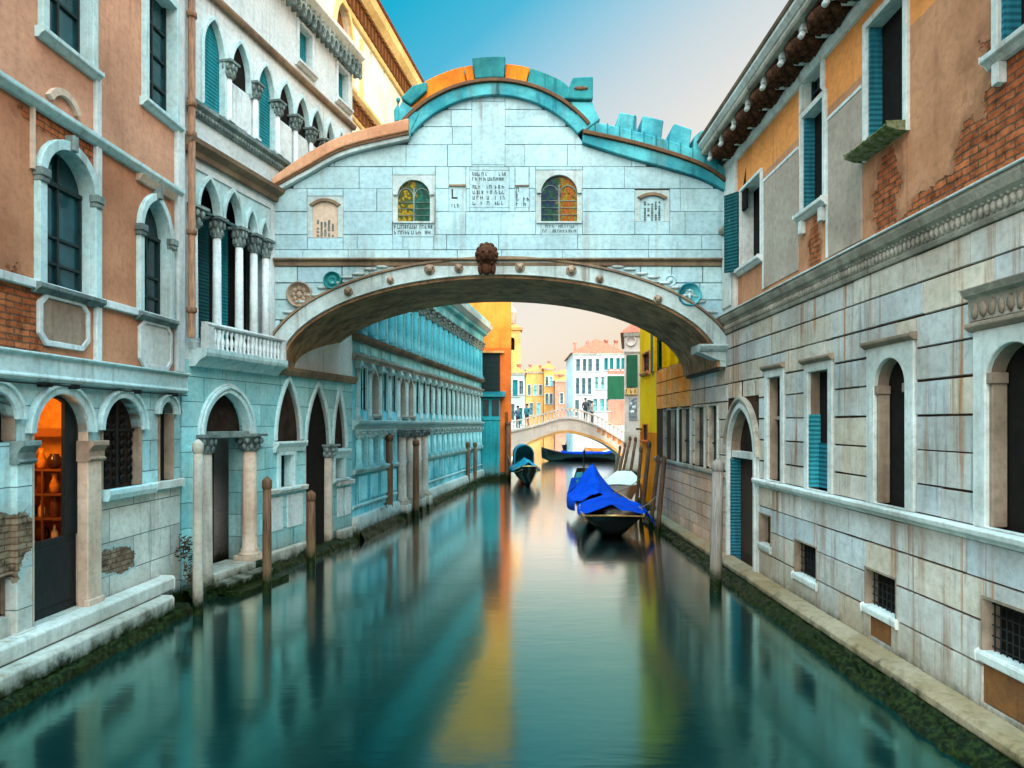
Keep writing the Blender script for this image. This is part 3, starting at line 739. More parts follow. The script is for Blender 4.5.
# door: dark lower leaf, glazed upper part
uc, hw, z0, zs, ri = lo_w['door']
zr = OB.z(55, 541)
dr = MB().box(uc - hw + .0, uc + hw, .16, .21, z0 - .03, zr).build('door', M['door_wood'], ob)
b = MB().box(uc - hw + .08, uc + hw - .08, .145, .16, z0 + .1, zr - .1).build('door_panel', M['door_wood'], dr, bevel=.02)
# leaf standing half open on the far side: dark jamb strip
MB().prism([(uc + hw * .52, zr), (uc + hw - .002, zr), (uc + hw - .002, zs)] + [p_ for p_ in reversed(arch_pts(uc, hw - .002, zs, ri)) if p_[0] > uc + hw * .52 and p_[1] > zs] + [(uc + hw * .52, zs + ri * .8)], .15, .20).build('door_leaf', M['door_wood'], ob)
MB().strip([(uc - hw, zr)] + arch_pts(uc, hw, zs, ri) + [(uc + hw, zr)], [(uc - hw + .035, zr)] + [(uc + (x - uc) * .94, zs + (z - zs) * .92) for x, z in arch_pts(uc, hw, zs, ri)] + [(uc + hw - .035, zr)], .13, .19).build('door_frame', M['door_wood'], ob)
window(ob, (uc, hw, z0 + .01, zs, ri), 0, 0, .23, None, 'pier_warm', None, sill=False)
# room of the shop behind
ru0, ru1, rd = uc - 1.35, uc + 1.25, 2.4
MB().box(ru0, ru1, rd, rd + .05, z0, 3.85).box(ru0 - .05, ru0, .25, rd, z0, 3.85).box(ru1, ru1 + .05, .25, rd, z0, 3.85).box(ru0, ru1, .25, rd, 3.8, 3.88).build('shop_room', plain('shop_wall', (.72, .38, .10), .8), ob)
MB().box(ru0, ru1, .25, rd, z0 - .08, z0).build('shop_floor', M['shelf_wood'], ob)
# ledges and algae foot
UE = pu(181, .3) - .02
MB().mould(-3, pu(172, .2), [(-.015, .40), (.22, .40), (.24, .43), (.24, .60), (.21, .63), (-.015, .63)]).build('ledge', M['ledge'], ob, bevel=.015)
MB().mould(-3, pu(171, .4), [(-.015, .12), (.42, .12), (.44, .16), (.44, .36), (.41, .395), (-.015, .395)]).build('ledge', M['ledge'], ob, bevel=.015)
slime(-3, UE, [(0, .14), (.44, .15), (.52, .06), (.62, -.3)], 1).build('foundation', M['base_algae'], ob)
# drain pipe at the corner with the palace
b = MB(); xx = UL + .07
b.tube([(xx, -.16, 4.75), (xx, -.16, 12.4)], .065, 12)
for z in (5.2, 6.6, 8.35, 8.9, 10.5): b.lathe([(.08, 0), (.09, .01), (.09, .09), (.08, .1)], xx, -.16, z, 12)
b.build('drain_pipe', M['pipe'], ob)

# shop fittings: lamp, shelf unit, wares
def obw(u, w, z): return OB.world(u, w, z)
us, w0_, w1_ = uc + .84, .27, 1.5                                 # shelves against the far side wall of the shop
zsh = [z0 + .80, z0 + 1.16, z0 + 1.52, z0 + 1.88]
sh = OB.empty('shop_shelves', label='brown wooden shelf unit with wares inside the lit shop doorway', cat='shelf')
MB().box(us + .28, us + .31, w0_, w1_, z0, zsh[-1] + .02).build('backboard', plain('backboard', (.50, .17, .03), .6), sh)
for z in zsh: MB().box(us, us + .28, w0_, w1_, z - .03, z).build('shelf', M['shelf_wood'], sh)
for q in range(5):
    y_ = w0_ + (w1_ - w0_) * q / 4; MB().box(us - .01, us + .02, y_ - .012, y_ + .012, z0, zsh[-1] - .031).build('upright', M['shelf_wood'], sh)
MB().box(us - .02, us + .3, w0_, w1_, z0 + 2.36, z0 + 2.48).build('cornice', M['shelf_wood'], sh)
kinds = ['slim amber glass vase', 'round dark glass jar', 'small pale glass bottle', 'tall brown glass vase']
mats = [plain('amber', (.75, .30, .04), .12), plain('dark_jar', (.05, .02, .01), .15), plain('pale_bottle', (.85, .62, .30), .15), plain('brown_vase', (.16, .05, .02), .15)]
profs = [[(.03, 0), (.06, .02), (.07, .12), (.03, .22), (.045, .3)], [(.05, 0), (.10, .05), (.10, .15), (.06, .2), (.065, .22)], [(.04, 0), (.045, .02), (.045, .14), (.015, .19), (.02, .25)], [(.045, 0), (.055, .02), (.065, .22), (.04, .30), (.06, .33)]]
rown = ['bottom', 'second', 'third', 'top']
nth = ['first', 'second', 'third', 'fourth', 'fifth', 'sixth']
for r_, z in enumerate(zsh):
    for q in range(6):
        k = (q * 3 + r_) % 4
        o = MB().lathe(profs[k], 0, 0, 0, 12).build(['glass_vase', 'glass_jar', 'glass_bottle', 'glass_vase'][k], mats[k])
        o.location = obw(us + .12, -(w0_ + .12 + (w1_ - w0_ - .24) * q / 5), z + .001)
        tagset(o, f'{kinds[k]}, {nth[q]} from the door on the {rown[r_]} shop shelf', 'vase' if k in (0, 3) else 'jar' if k == 1 else 'bottle', 'wares on the shop shelves')
lp = empty('shop_lamp', obw(uc + .1, -.85, 3.5), label='glowing amber pendant lamp inside the shop doorway', cat='lamp')
MB().lathe([(.05, .16), (.16, 0), (.17, -.02), (.15, -.02), (.04, .13)], 0, 0, 0, 16).build('lamp_shade', M['black_iron'], lp)
MB().blob(0, 0, -.02, .08, .08, .08, 12, 8).build('bulb', M['lamp_glow'], lp)
MB().tube([(0, 0, .15), (0, 0, .36)], .01, 6).build('cord', M['black_iron'], lp)
L = bpy.data.lights.new('shop_light', 'POINT'); L.energy = 60; L.color = (1, .36, .05); L.shadow_soft_size = .15
lo = bpy.data.objects.new('shop_light', L); COL.objects.link(lo); lo.parent = lp; lo.location = (0, 0, -.2)

# ================================================================== GOTHIC PALACE, left of the covered bridge
PW = Wall(-5.92, 12.55, .23, 1)
pw = PW.empty('gothic_palace', label='pale stone gothic palace with pointed arches and a balcony left of the covered bridge', cat='palace')
PL = 6.85; pu = PW.u
ZB = 4.38                                                          # balcony floor / first cornice
def mk(*a): return PW.win(*a)
g_door = mk(204, 249, 393, 447, 567)
_a = g_door[3] + g_door[4]; g_door = (g_door[0], g_door[1], g_door[2], _a - 1.14 * g_door[1], 1.14 * g_door[1])
g_lun = mk(276, 300, 380, 440, 441); g_low = mk(279, 292, 455, 455, 487); g_low = g_low[:4] + (0,)
g_door2 = mk(306, 329, 386, 445, 553); g_lun2 = mk(333, 345, 392, 448, 449); g_low2 = mk(334, 343, 452, 452, 478); g_low2 = g_low2[:4] + (0,)
low = [g_door, g_lun, g_low, g_door2, g_lun2, g_low2]
MB().prism([(0.005, -1), (PL, -1), (PL, ZB - .001), (0.005, ZB - .001)], 0, .5, [outline(w_, .03) for w_ in low]).build('arcade_wall', M['palace_ground'], pw)
ZC, ZU = 8.2, 9.06                                                 # cornice over the gothic windows, upper balcony rail
q0, q1 = pu(195), pu(271)
loggia = ((q0 + q1) / 2, (q1 - q0) / 2, 4.6, 7.22, 0)
zl = ZC - .28
# upper row of windows
up = []
cs = [.86, 1.72, 2.62, 3.42, 4.14, 4.84, 5.50, 6.12, 6.62]
for i, c in enumerate(cs):
    full = i in (0, 2)
    up.append((c, .30 if i < 6 else .22, ZU + .16 if full else 10.05, 10.30, .62))
att = [mk(298, 311, 25, 25, 68), mk(337, 347, 74, 74, 112)]
att = [(a[0], a[1], 11.72, 12.62, 0) for a in att]
holes = [[(q0, 4.6), (q0, zl), (q1, zl), (q1, 4.6)]] + [outline(w_, .03) for w_ in up + att]
MB().prism([(0.005, ZB), (PL, ZB), (PL, 13.1), (0.005, 13.1)], 0, .5, holes).build('wall', M['palace_pale'], pw)
MB().box(.01, PL, 1.1, 8, -1, 13.1).build('body', M['far_grey'], pw)
MB().add([(-.1, -.2, 13.32), (PL + .1, -.2, 13.32), (PL + .1, 8.2, 13.32), (-.1, 8.2, 13.32), (2, 4, 14.9), (PL - 2, 4, 14.9)],
         [(0, 1, 5, 4), (1, 2, 5), (2, 3, 4, 5), (3, 0, 4), (0, 3, 2, 1)]).build('roof', M['red_roof'], pw)
# mouldings
def mould(u0, u1, prof, mat, nm='moulding', bevel=.006): return MB().mould(u0, u1, prof).build(nm, M[mat], pw, bevel=bevel)
mould(.2, pu(273), [(-.03, ZB - .12), (.12, ZB - .12), (.2, ZB - .02), (.34, ZB + .06), (.36, ZB + .12), (.36, ZB + .2), (-.03, ZB + .2)], 'trim_cyan', 'balcony_floor')
mould(pu(273), PL, [(-.03, ZB - .08), (.10, ZB - .08), (.16, ZB + .02), (.18, ZB + .10), (-.03, ZB + .10)], 'brown_moulding', 'cornice')
mould(.0, PL, [(-.03, ZC - .1), (.08, ZC - .1), (.10, ZC), (.22, ZC + .09), (.24, ZC + .17), (-.03, ZC + .2)], 'brown_moulding', 'cornice')
mould(.14, PL, [(-.03, ZU - .2), (.05, ZU - .2), (.07, ZU - .08), (.14, ZU - .02), (.14, ZU + .06), (-.03, ZU + .06)], 'carved', 'string_course')
b = MB()
for i in range(70): b.blob(.2 + (PL - .3) * i / 70, -.07, ZU - .13, .035, .04, .055, 6, 4)
b.build('bead_ornament', M['carved'], pw)
ZM = 11.32
mould(.0, PL, [(-.03, ZM - .06), (.09, ZM - .06), (.12, ZM), (.12, ZM + .06), (-.03, ZM + .08)], 'brown_moulding', 'string_course')
# eaves with pierced stone lacework
mould(.0, PL + .1, [(-.03, 13.1), (.15, 13.1), (.34, 13.22), (.36, 13.31), (-.03, 13.31)], 'palace_pale', 'eaves')
b = MB()
for i in range(30):
    u_ = .15 + (PL - .2) * i / 29
    b.strip(arch_pts(u_, .07, 12.86, .09, 0, 4), arch_pts(u_, .07, 12.86, .09, .04, 4), -.26, -.16)
    b.box(u_ + .085, u_ + .135, -.26, -.005, 12.72, 13.099)
    b.blob(u_ + .11, -.2, 12.72, .05, .06, .06, 6, 5)
b.build('lacework', M['carved'], pw)
# loggia: four pointed arches on columns, shutters behind
cx = [pu(195.5), pu(221.5), pu(243.5), pu(258), pu(269.5)]
aps = []
for i in range(4):
    c = (cx[i] + cx[i + 1]) / 2; hw = (cx[i + 1] - cx[i]) / 2 - .085
    aps.append((c, hw, loggia[3], loggia[3], min(hw * 2.4, .62)))
MB().prism([(q0 + .003, loggia[3]), (q1 - .003, loggia[3]), (q1 - .003, zl - .003), (q0 + .003, zl - .003)], .03, .13,
           [outline((a[0], a[1], a[3] - .0, a[3], a[4]), 0, eb=-.004) for a in aps]).build('tracery_wall', M['trim_cyan'], pw)
for a in aps:
    MB().strip(arch_pts(a[0], a[1], a[3], a[4]), arch_pts(a[0], a[1], a[3], a[4], .07), -.05, .032).build('archivolt', M['trim_cyan'], pw, bevel=.008)
for i, c in enumerate(cx):
    r = .13 if i == 0 else .085
    b = MB(); shaft(b, c, .1, 4.585, loggia[3] - .40, r)
    col_ = b.build('column', M['palace_pale'], pw)
    b = MB(); capital(b, c, .1, loggia[3] - .40, .40, r * 1.05); b.build('capital', M['carved'], col_)
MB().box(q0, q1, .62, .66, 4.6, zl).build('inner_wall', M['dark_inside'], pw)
b = MB()
for i in range(4): b.box(cx[i] + .06, cx[i] + (cx[i + 1] - cx[i]) * .45, .55, .6, 4.6, loggia[3] + .1)
for i in range(4): MB().box(cx[i] + .06, cx[i] + (cx[i + 1] - cx[i]) * .5, .54, .585, 4.62, loggia[3] + .1).build('shutter', M['shutter_dark' if i % 2 else 'shutter_teal'], pw)
# balustrade
bal = MB().mould(.25, q1 + .02, [(.22, 4.98), (.34, 4.98), (.36, 5.02), (.34, 5.06), (.22, 5.06)]).box(.25, .42, -.36, -.2, ZB + .2, 4.98).box(q1 - .1, q1 + .02, -.36, -.2, ZB + .2, 4.98).build('balustrade', M['palace_pale'], pw, bevel=.006)
bl = MB().lathe([(.035, 0), (.035, .03), (.02, .05), (.045, .14), (.035, .2), (.018, .28), (.035, .34), (.035, .395)], 0, 0, 0, 8)
b0 = None; nb_ = 17
for i in range(nb_):
    u_ = .5 + (q1 - .17 - .5) * i / (nb_ - 1)
    if b0 is None: b0 = bl.build('baluster', M['palace_pale'], bal, loc=(u_, -.28, ZB + .2))
    else: copy_at(b0, (u_, -.28, ZB + .2))
# upper windows
for i, wd in enumerate(up):
    full = i in (0, 2)
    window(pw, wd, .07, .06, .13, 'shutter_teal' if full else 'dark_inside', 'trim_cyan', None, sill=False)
    if not full:
        MB().box(wd[0] - wd[1] * .8, wd[0] + wd[1] * .8, -.02, .004, ZU + .15, 9.98).build('panel', M['palace_pale'], pw, bevel=.015)
    if i < len(up) - 1:
        x = (wd[0] + up[i + 1][0]) / 2
        b = MB(); shaft(b, x, -.06, ZU + .08, 10.0, .06, 12); c_ = b.build('column', M['palace_pale'], pw)
        b = MB(); capital(b, x, -.06, 10.0, .32, .085); b.build('capital', M['carved'], c_)
for wd in att: window(pw, wd, .09, .05, .2, 'shutter_teal', 'palace_pale', None, sill=True)
for k in (0, 1):
    b = MB(); uc = att[k][0]
    for j in range(5): b.blob(uc - .25 + .125 * j, -.08, 12.78 + .02 * (j % 2), .07, .08, .09, 6, 5, .2)
    b.build('carved_head', M['carved'], pw)
# ground floor portal
uc, hw, z0, zs, ri = g_door
for e0, e1, d in ((0, .09, -.05), (.091, .15, -.09), (.152, .19, -.06)):
    MB().strip(arch_pts(uc, hw, zs, ri, e0), arch_pts(uc, hw, zs, ri, e1), d, .16).build('archivolt', M['trim_cyan'], pw, bevel=.01)
for s, r in ((-1, .10), (1, .15)):
    x = uc + s * (hw + .05); b = MB(); yy = -.1 if s < 0 else .02
    shaft(b, x, yy, z0 + .001 if s > 0 else .05, zs - .36, r); c_ = b.build('column', M['pier_warm' if s > 0 else 'column_beige'], pw)
    b = MB(); capital(b, x, yy, zs - .36, .36, r); b.build('capital', M['carved'], c_)
MB().box(uc - hw, uc + hw, .0, .18, zs - .07, zs + .06).build('transom', M['carved'], pw, bevel=.01)
MB().prism([(uc - hw, zs + .06)] + arch_pts(uc, hw, zs + .06, ri - .05)[1:-1] + [(uc + hw, zs + .06)], .22, .28).build('tympanum', M['dim_inside'], pw)
MB().box(uc - hw - .1, uc + hw + .3, 1.05, 1.095, z0 - .3, zs).build('inner_wall', M['dim_inside'], pw)
MB().box(uc - hw * .35, uc + hw * .45, .98, 1.04, z0, zs - .5).build('door', M['door_brown'], pw, bevel=.01)
for j, (w1, zt) in enumerate(((.20, z0 - .0), (.52, z0 - .15), (.82, z0 - .29))):
    MB().box(uc - hw + .05 - .06 * j, uc + hw - .05 + .12 * j, -w1, .5 if j == 0 else -w1 + .32, zt - .22, zt).build('step', M['ledge'], pw, bevel=.02)
# arches under the bridge
for wd in (g_lun, g_door2, g_lun2):
    MB().strip(arch_pts(wd[0], wd[1], wd[3], wd[4]), arch_pts(wd[0], wd[1], wd[3], wd[4], .09), -.05, .3).build('archivolt', M['trim_cyan'], pw, bevel=.01)
    window(pw, wd, 0, 0, .14, 'dark_inside' if wd is g_door2 else 'dim_inside', 'column_beige', None, sill=False)
for wd in (g_low, g_low2): window(pw, wd, .1, .06, .3, 'dark_inside', 'trim_cyan', (1, 1), sill=True)
for wd in (g_lun, g_lun2):
    mould(wd[0] - wd[1] - .12, wd[0] + wd[1] + .1, [(-.02, wd[2] - .24), (.06, wd[2] - .24), (.09, wd[2] - .14), (.15, wd[2] - .05), (.15, wd[2] - .005), (-.02, wd[2] - .005)], 'trim_cyan', 'impost')
x = g_door2[0] + g_door2[1] + .02
b = MB(); shaft(b, x, .05, g_door2[2] - .1, g_door2[3] - .34, .13); c_ = b.build('column', M['column_beige'], pw)
b = MB(); capital(b, x, .05, g_door2[3] - .34, .34, .14); b.build('capital', M['carved'], c_)
# panels, strings and white base courses between the doors
for (a, b_) in ((262, 304), (336, 351)):
    u0, u1 = pu(a), min(pu(b_), PL - .02); z2 = PW.z((a + b_) / 2, 487 if a < 300 else 480)
    mould(u0, u1, [(-.02, z2 - .12), (.1, z2 - .12), (.12, z2 - .02), (-.02, z2)], 'ledge', 'string_course')
    MB().box(u0, u1, -.16, .003, -.3, .42).build('base_course', M['ledge'], pw, bevel=.03)
    for j in range(2):
        p0, p1 = u0 + (u1 - u0) * (j * .5 + .06), u0 + (u1 - u0) * (j * .5 + .46)
        MB().box(p0, p1, -.02, .003, z2 - .95, z2 - .2).build('panel', M['palace_pale'], pw, bevel=.015)
for (a, b_) in ((188, 203), (251, 262)):
    MB().box(pu(a), pu(b_), -.10, .003, .1, PW.z(a, 446)).build('pilaster', M['palace_ground'], pw, bevel=.012)
slime(0, PL, [(0, .22), (.12, .20), (.26, .06), (.36, -.3)], 2).build('foundation', M['base_algae'], pw)

# ================================================================== COVERED BRIDGE
BY = 15.5
BW = Wall(0, BY, 1, 0)
br = BW.empty('covered_bridge', label='white stone covered bridge with a low arch and two stained glass windows', cat='bridge')
def bx(px): return (px - CX) * BY / F
def bz(py): return H + (CY - py) * BY / F
def bp(px, py): return (bx(px), bz(py))
BL, BR = -5.25, 4.757
AX, AA, AB, AZ = bx(500), 4.87, bz(275) - bz(367), bz(367)
def arch_low(x, e=0):
    d = (x - AX) / (AA + e)
    return AZ + (AB + e) * math.sqrt(max(0, 1 - d * d)) if abs(d) < 1 else -99
def ell(e, n=56, z_lo=None):
    out = []
    for i in range(n + 1):
        a = math.pi - math.pi * i / n; out.append((AX + (AA + e) * math.cos(a), AZ + (AB + e) * math.sin(a)))
    return out
def interp(pts, x):
    for (xa, za), (xb, zb) in zip(pts, pts[1:]):
        if xa <= x <= xb: return za + (zb - za) * (x - xa) / max(1e-6, xb - xa)
    return pts[0][1] if x < pts[0][0] else pts[-1][1]
def smooth(pts, n=8):
    """Catmull-Rom through (x,z)"""
    P = [pts[0]] + pts + [pts[-1]]; out = []
    for i in range(1, len(P) - 2):
        for k in range(n):
            t_ = k / n; r = []
            for d in (0, 1):
                p0, p1, p2, p3 = P[i - 1][d], P[i][d], P[i + 1][d], P[i + 2][d]
                r.append(.5 * (2 * p1 + (p2 - p0) * t_ + (2 * p0 - 5 * p1 + 4 * p2 - p3) * t_ ** 2 + (3 * p1 - p0 - 3 * p2 + p3) * t_ ** 3))
            out.append(tuple(r))
    out.append(pts[-1]); return out
lw_in = smooth([bp(275, 196), bp(309, 177), bp(348, 157), bp(410, 142)])            # underside of the left roof band
lw_out = smooth([bp(275, 181), bp(309, 157), bp(348, 138), bp(410, 122)])
rw_in = smooth([bp(582, 145), bp(630, 160), bp(693, 178), bp(727, 194)])
rw_mid = smooth([bp(582, 135), bp(643, 149), bp(698, 167), bp(727, 186)])
rw_out = smooth([bp(582, 121), bp(643, 135), bp(698, 153), bp(727, 172)])
CR, CCX, CCZ = 108 * BY / F, bx(495), bz(205)
def crown(r, a0=-50, a1=50, n=30): return [(CCX + r * math.sin(R(a0 + (a1 - a0) * i / n)), CCZ + r * math.cos(R(a0 + (a1 - a0) * i / n))) for i in range(n + 1)]
top = lw_in[:-1] + crown(CR) + rw_in[1:]
top = [p_ for i, p_ in enumerate(top) if i == 0 or p_[0] > top[i - 1][0]]
def hi(x): return interp(top, x) - .01
arc = ell(0)
body = [(BL, top[0][1])] + top[1:] + [(BR, AZ - .06), (arc[-1][0], AZ - .06)] + list(reversed(arc)) + [(arc[0][0], AZ - .06), (BL, AZ - .06)]
MB().prism(body, .02, 3.05).build('wall', M['mortar'], br)
# ashlar facing
c_z = bz(262)
courses = [c_z + .06, bz(250), bz(235), bz(212), bz(189), bz(167), bz(145), bz(127), bz(110), bz(95)]
s_win = (bx(398), bx(429), bz(222), bz(193), bz(183) - bz(193)); 
stw = [((bx(398) + bx(430)) / 2, (bx(430) - bx(398)) / 2, bz(222), bz(196), bz(181) - bz(196)), ((bx(541) + bx(577)) / 2, (bx(577) - bx(541)) / 2, bz(222), bz(194), bz(176) - bz(194))]
blw = [((bx(313) + bx(338)) / 2, (bx(338) - bx(313)) / 2, bz(238), bz(207), bz(202) - bz(207)), ((bx(640) + bx(664)) / 2, (bx(664) - bx(640)) / 2, bz(222), bz(200), bz(196) - bz(200))]
plaques = [(bx(470), bx(509), bz(208), bz(171)), (bx(449), bx(466), bz(212), bz(186)), (bx(515), bx(529), bz(208), bz(186)), (bx(393), bx(434), bz(237), bz(223.5)), (bx(541), bx(577), bz(235), bz(223.5)),
           (bx(472), bx(505), bz(165), bz(102))]
rects = [(w_[0] - w_[1] - .12, w_[0] + w_[1] + .12, w_[2] - .001, w_[3] + w_[4] + .12) for w_ in stw + blw] + plaques
ashlar(MB(), BL, BR, courses, rects, hi=hi, proud=.03, blen=(.9, 2.0), seed=4, tv=.07, warm=.03, ch=.004, joint=.005, hj=.007).build('ashlar_facing', M['bridge_stone'], br)
lo_f = lambda x: arch_low(x, .40)
for k_, (a_, b_) in enumerate(((BL, AX), (AX, BR))): ashlar(MB(), a_, b_, [AZ - .05, bz(345), bz(320), bz(300), bz(283), c_z - .10], [], lo=lo_f, proud=.03, blen=(.6, 1.1), seed=9 + k_, tv=.09, warm=.05, ch=.008, joint=.008).build('spandrel_facing', M['bridge_stone'], br)
for w_ in stw + blw:
    e = .12; pl_ = [(w_[0] - w_[1] - e, w_[2]), (w_[0] + w_[1] + e, w_[2]), (w_[0] + w_[1] + e, w_[3] + w_[4] + e), (w_[0] - w_[1] - e, w_[3] + w_[4] + e)]
    MB().prism(pl_, -.026, .019, [outline(w_, .0, eb=-.004)]).build('window_surround', M['bridge_trim'], br, bevel=.006)
st_cols = [(((.30, .20, .005), (.06, .08, .01), (.015, .015, .005)), ((.003, .06, .04), (.005, .11, .085), (.003, .02, .02))),
           (((.005, .06, .03), (.003, .02, .06), (.05, .08, .01)), ((.30, .08, .003), (.22, .15, .005), (.015, .015, .005)))]
for w_, sc_ in zip(stw, st_cols):
    uc, hw, z0, zs, ri = w_
    o = MB().strip(arch_pts(uc, hw, zs, ri), arch_pts(uc, hw, zs, ri, .10), -.07, .019).build('window', M['bridge_trim'], br, bevel=.01)
    pn = MB().prism([(x - uc, z - z0) for x, z in outline(w_, -.002)], -.004, .014).build('stained_glass', stained('stained_glass', *sc_), o, loc=(uc, 0, z0))
    b = MB()
    b.box(uc - .014, uc + .014, -.022, .0, z0, zs + ri * .5)
    for s in (-1, 1):
        c = uc + s * hw / 2; b.strip(arch_pts(c, hw / 2 - .02, zs - .02, hw * .5), arch_pts(c, hw / 2 - .02, zs - .02, hw * .5, .014), -.023, -.002)
    for i in range(1, 4): b.box(uc - hw, uc + hw, -.018, -.003, z0 + (zs - z0) * i / 4 - .005, z0 + (zs - z0) * i / 4 + .005)
    b.build('lattice', M['carved'], o)
    MB().mould(uc - hw - .1, uc + hw + .1, [(0, z0 - .035), (.06, z0 - .035), (.06, z0), (0, z0)]).build('sill', M['bridge_trim'], o)
for i, w_ in enumerate(blw):                                        # blocked-up windows with a carved grille
    uc, hw, z0, zs, ri = w_
    o = MB().prism(outline(w_, -.002), -.008, .014).build('blocked_window', M['pier_warm' if i == 0 else 'bridge_stone'], br)
    MB().strip(arch_pts(uc, hw, zs, ri), arch_pts(uc, hw, zs, ri, .07), -.06, .019).build('hood', M['brown_moulding'], o, bevel=.006)
    b = MB()
    for q in range(9):
        for k in range(5):
            if rnd.random() < .75: b.blob(uc - hw * .6 + hw * 1.2 * k / 4, -.012, z0 + .05 + (zs - z0 - .1) * (q if i else q * .55) / 8, .028, .012, .026, 6, 4, .2)
    b.build('grille', M['carved'], o)
rg = random.Random(11)
for i, (a, b_, c, d) in enumerate(plaques):
    o = MB().box(a, b_, -.026, .018, c, d).build('plaque' if i < 5 else 'panel', M['bridge_stone'], br, bevel=.006)
    gm = MB()
    if i == 0:
        glyphs(gm, a + .05, b_ - .03, d - .24, d - .02, 2, -.026, rg)
        mid = (a + b_) / 2
        for u0, u1 in ((a + .06, mid - .10), (mid - .06, mid + .06), (mid + .12, b_ - .05)): glyphs(gm, u0, u1, c + .04, d - .30, 4, -.026, rg, .35)
    elif i == 1:
        MB().mould(a, b_, [(.02, d - .02), (.06, d - .02), (.06, d + .02), (.02, d + .02)]).build('ledge', M['brown_moulding'], o)
        glyphs(gm, a + .06, b_ - .02, c + .26, d - .05, 1, -.026, rg, .2); glyphs(gm, a + .06, b_ - .14, c + .08, c + .18, 1, -.026, rg, .2)
    elif i == 2:
        for u0, u1 in ((a + .02, (a + b_) / 2 - .02), ((a + b_) / 2 + .03, b_ - .01)): glyphs(gm, u0, u1 + .02, c + .03, d - .04, 4, -.026, rg, .1)
        MB().mould(a, b_, [(.02, d - .02), (.05, d - .02), (.05, d + .01), (.02, d + .01)]).build('ledge', M['brown_moulding'], o)
    elif i in (3, 4): glyphs(gm, a + .03, b_ - .02, c + .03, d - .02, 2, -.026, rg, .35)
    else:
        gm.box(a + .2, a + .21, -.03, -.02, c, d - .1).box(b_ - .12, b_ - .11, -.03, -.02, c, d - .1)
    gm.build('lettering' if i < 5 else 'fluting', M['letter'] if i < 5 else M['bridge_trim'], o)
# lower cornice
MB().mould(BL, BR, [(-.01, c_z - .10), (.06, c_z - .10), (.08, c_z - .03), (.05, c_z - .025), (.05, c_z + .0), (.13, c_z + .03), (.13, c_z + .065), (-.01, c_z + .09)]).build('cornice', M['brown_moulding'], br, bevel=.006)
# archivolt, its mouldings and the rough soffit
MB().strip(ell(-.001), ell(.34), -.055, .021).build('archivolt', M['bridge_trim'], br, bevel=.008)
b = MB().strip(ell(.345), ell(.40), -.10, .02).build('archivolt_moulding', M['brown_moulding'], br, bevel=.01)
MB().strip(ell(-.004), ell(.03), -.075, -.0551).build('archivolt_moulding', M['bridge_trim'], br, bevel=.006)
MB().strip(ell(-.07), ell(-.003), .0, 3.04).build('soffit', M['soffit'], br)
# spandrel reliefs and medallions
b = MB()
for s in (-1, 1):
    for i in range(9):
        x = AX + s * (2.6 + .26 * i); z = arch_low(x, .42)
        if z > 0: b = MB(); b.blob(x, -.05, z + .07 + .02 * (i % 2), .14, .03, .035, 9, 6, .2); b.build('relief', M['bridge_trim'], br)
for (px, py, r, mt, nm) in ((300, 295, .29, 'jamb_warm', 'medallion'), (333, 281, .20, 'copper_dark', 'medallion'), (689, 295, .26, 'copper', 'medallion')):
    b = MB(); x, z = bp(px, py)
    o = MB().lathe([(r, 0), (r, -.06), (r * .92, -.10), (r * .84, -.06), (r * .80, -.03), (.001, -.03)], x, -.02, z, 28, 'y').build(nm, M[mt], br)
    b = MB()
    if px == 333: b.lathe([(r * .55, 0), (r * .52, -.03), (r * .3, -.035), (r * .25, -.02), (.001, -.02)], x, -.05, z, 20, 'y')
    elif px == 300:
        for k in range(8):
            a = 2 * math.pi * k / 8; b.blob(x + r * .45 * math.cos(a), -.055, z + r * .45 * math.sin(a), r * .2, .03, r * .2, 7, 5)
        b.blob(x, -.06, z, r * .25, .05, r * .28, 10, 7)
    else:                                                           # winged crest in relief
        for k in range(5):
            for s in (-1, 1): b.blob(x + s * r * (.12 + .1 * k), -.055, z + r * (.35 - .16 * k) * (1 if k < 4 else .5), r * .2, .025, r * .06, 6, 4)
        b.blob(x, -.06, z - r * .1, r * .14, .04, r * .32, 8, 6); b.blob(x, -.06, z + r * .35, r * .12, .04, r * .12, 8, 6)
    b.build('emblem', M[mt if px != 689 else 'trim_cyan'], o)
x, z = bp(670, 281); MB().lathe([(.13, 0), (.13, -.02), (.10, -.02), (.10, -.008), (.05, -.008), (.05, -.02), (.001, -.02)], x, -.028, z, 20, 'y').build('relief', M['bridge_stone'], br)
for (px, py, r) in ((349, 292, .10), (391, 281, .085), (430, 270, .12), (459, 269, .10), (520, 268, .11), (571, 271, .12), (599, 280, .09), (657, 300, .10)):
    x, z = bp(px, py); b = MB()                                     # small carved heads along the arch
    b.lathe([(r, 0), (r * 1.02, -.025), (r * .85, -.04), (.001, -.02)], x, -.05, z, 16, 'y')
    b.blob(x, -.11, z - r * .05, r * .55, .075, r * .68, 10, 8).blob(x - r * .5, -.09, z + r * .4, r * .3, .05, r * .3, 7, 5).blob(x + r * .5, -.09, z + r * .4, r * .3, .05, r * .3, 7, 5)
    b.blob(x, -.185, z - r * .1, r * .13, .035, r * .2, 6, 5).blob(x, -.17, z - r * .42, r * .25, .03, r * .1, 6, 5)
    b.build('carved_head', M['jamb_warm'], br)
x, z = bp(487, 256)
b = MB().blob(x, -.2, z, .19, .17, .21, 12, 9, .03)                 # keystone mask with its mane
for k in range(12):
    a = 2 * math.pi * k / 12; b.blob(x + .19 * math.cos(a), -.14, z + .20 * math.sin(a), .075, .10, .075, 7, 5, .1)
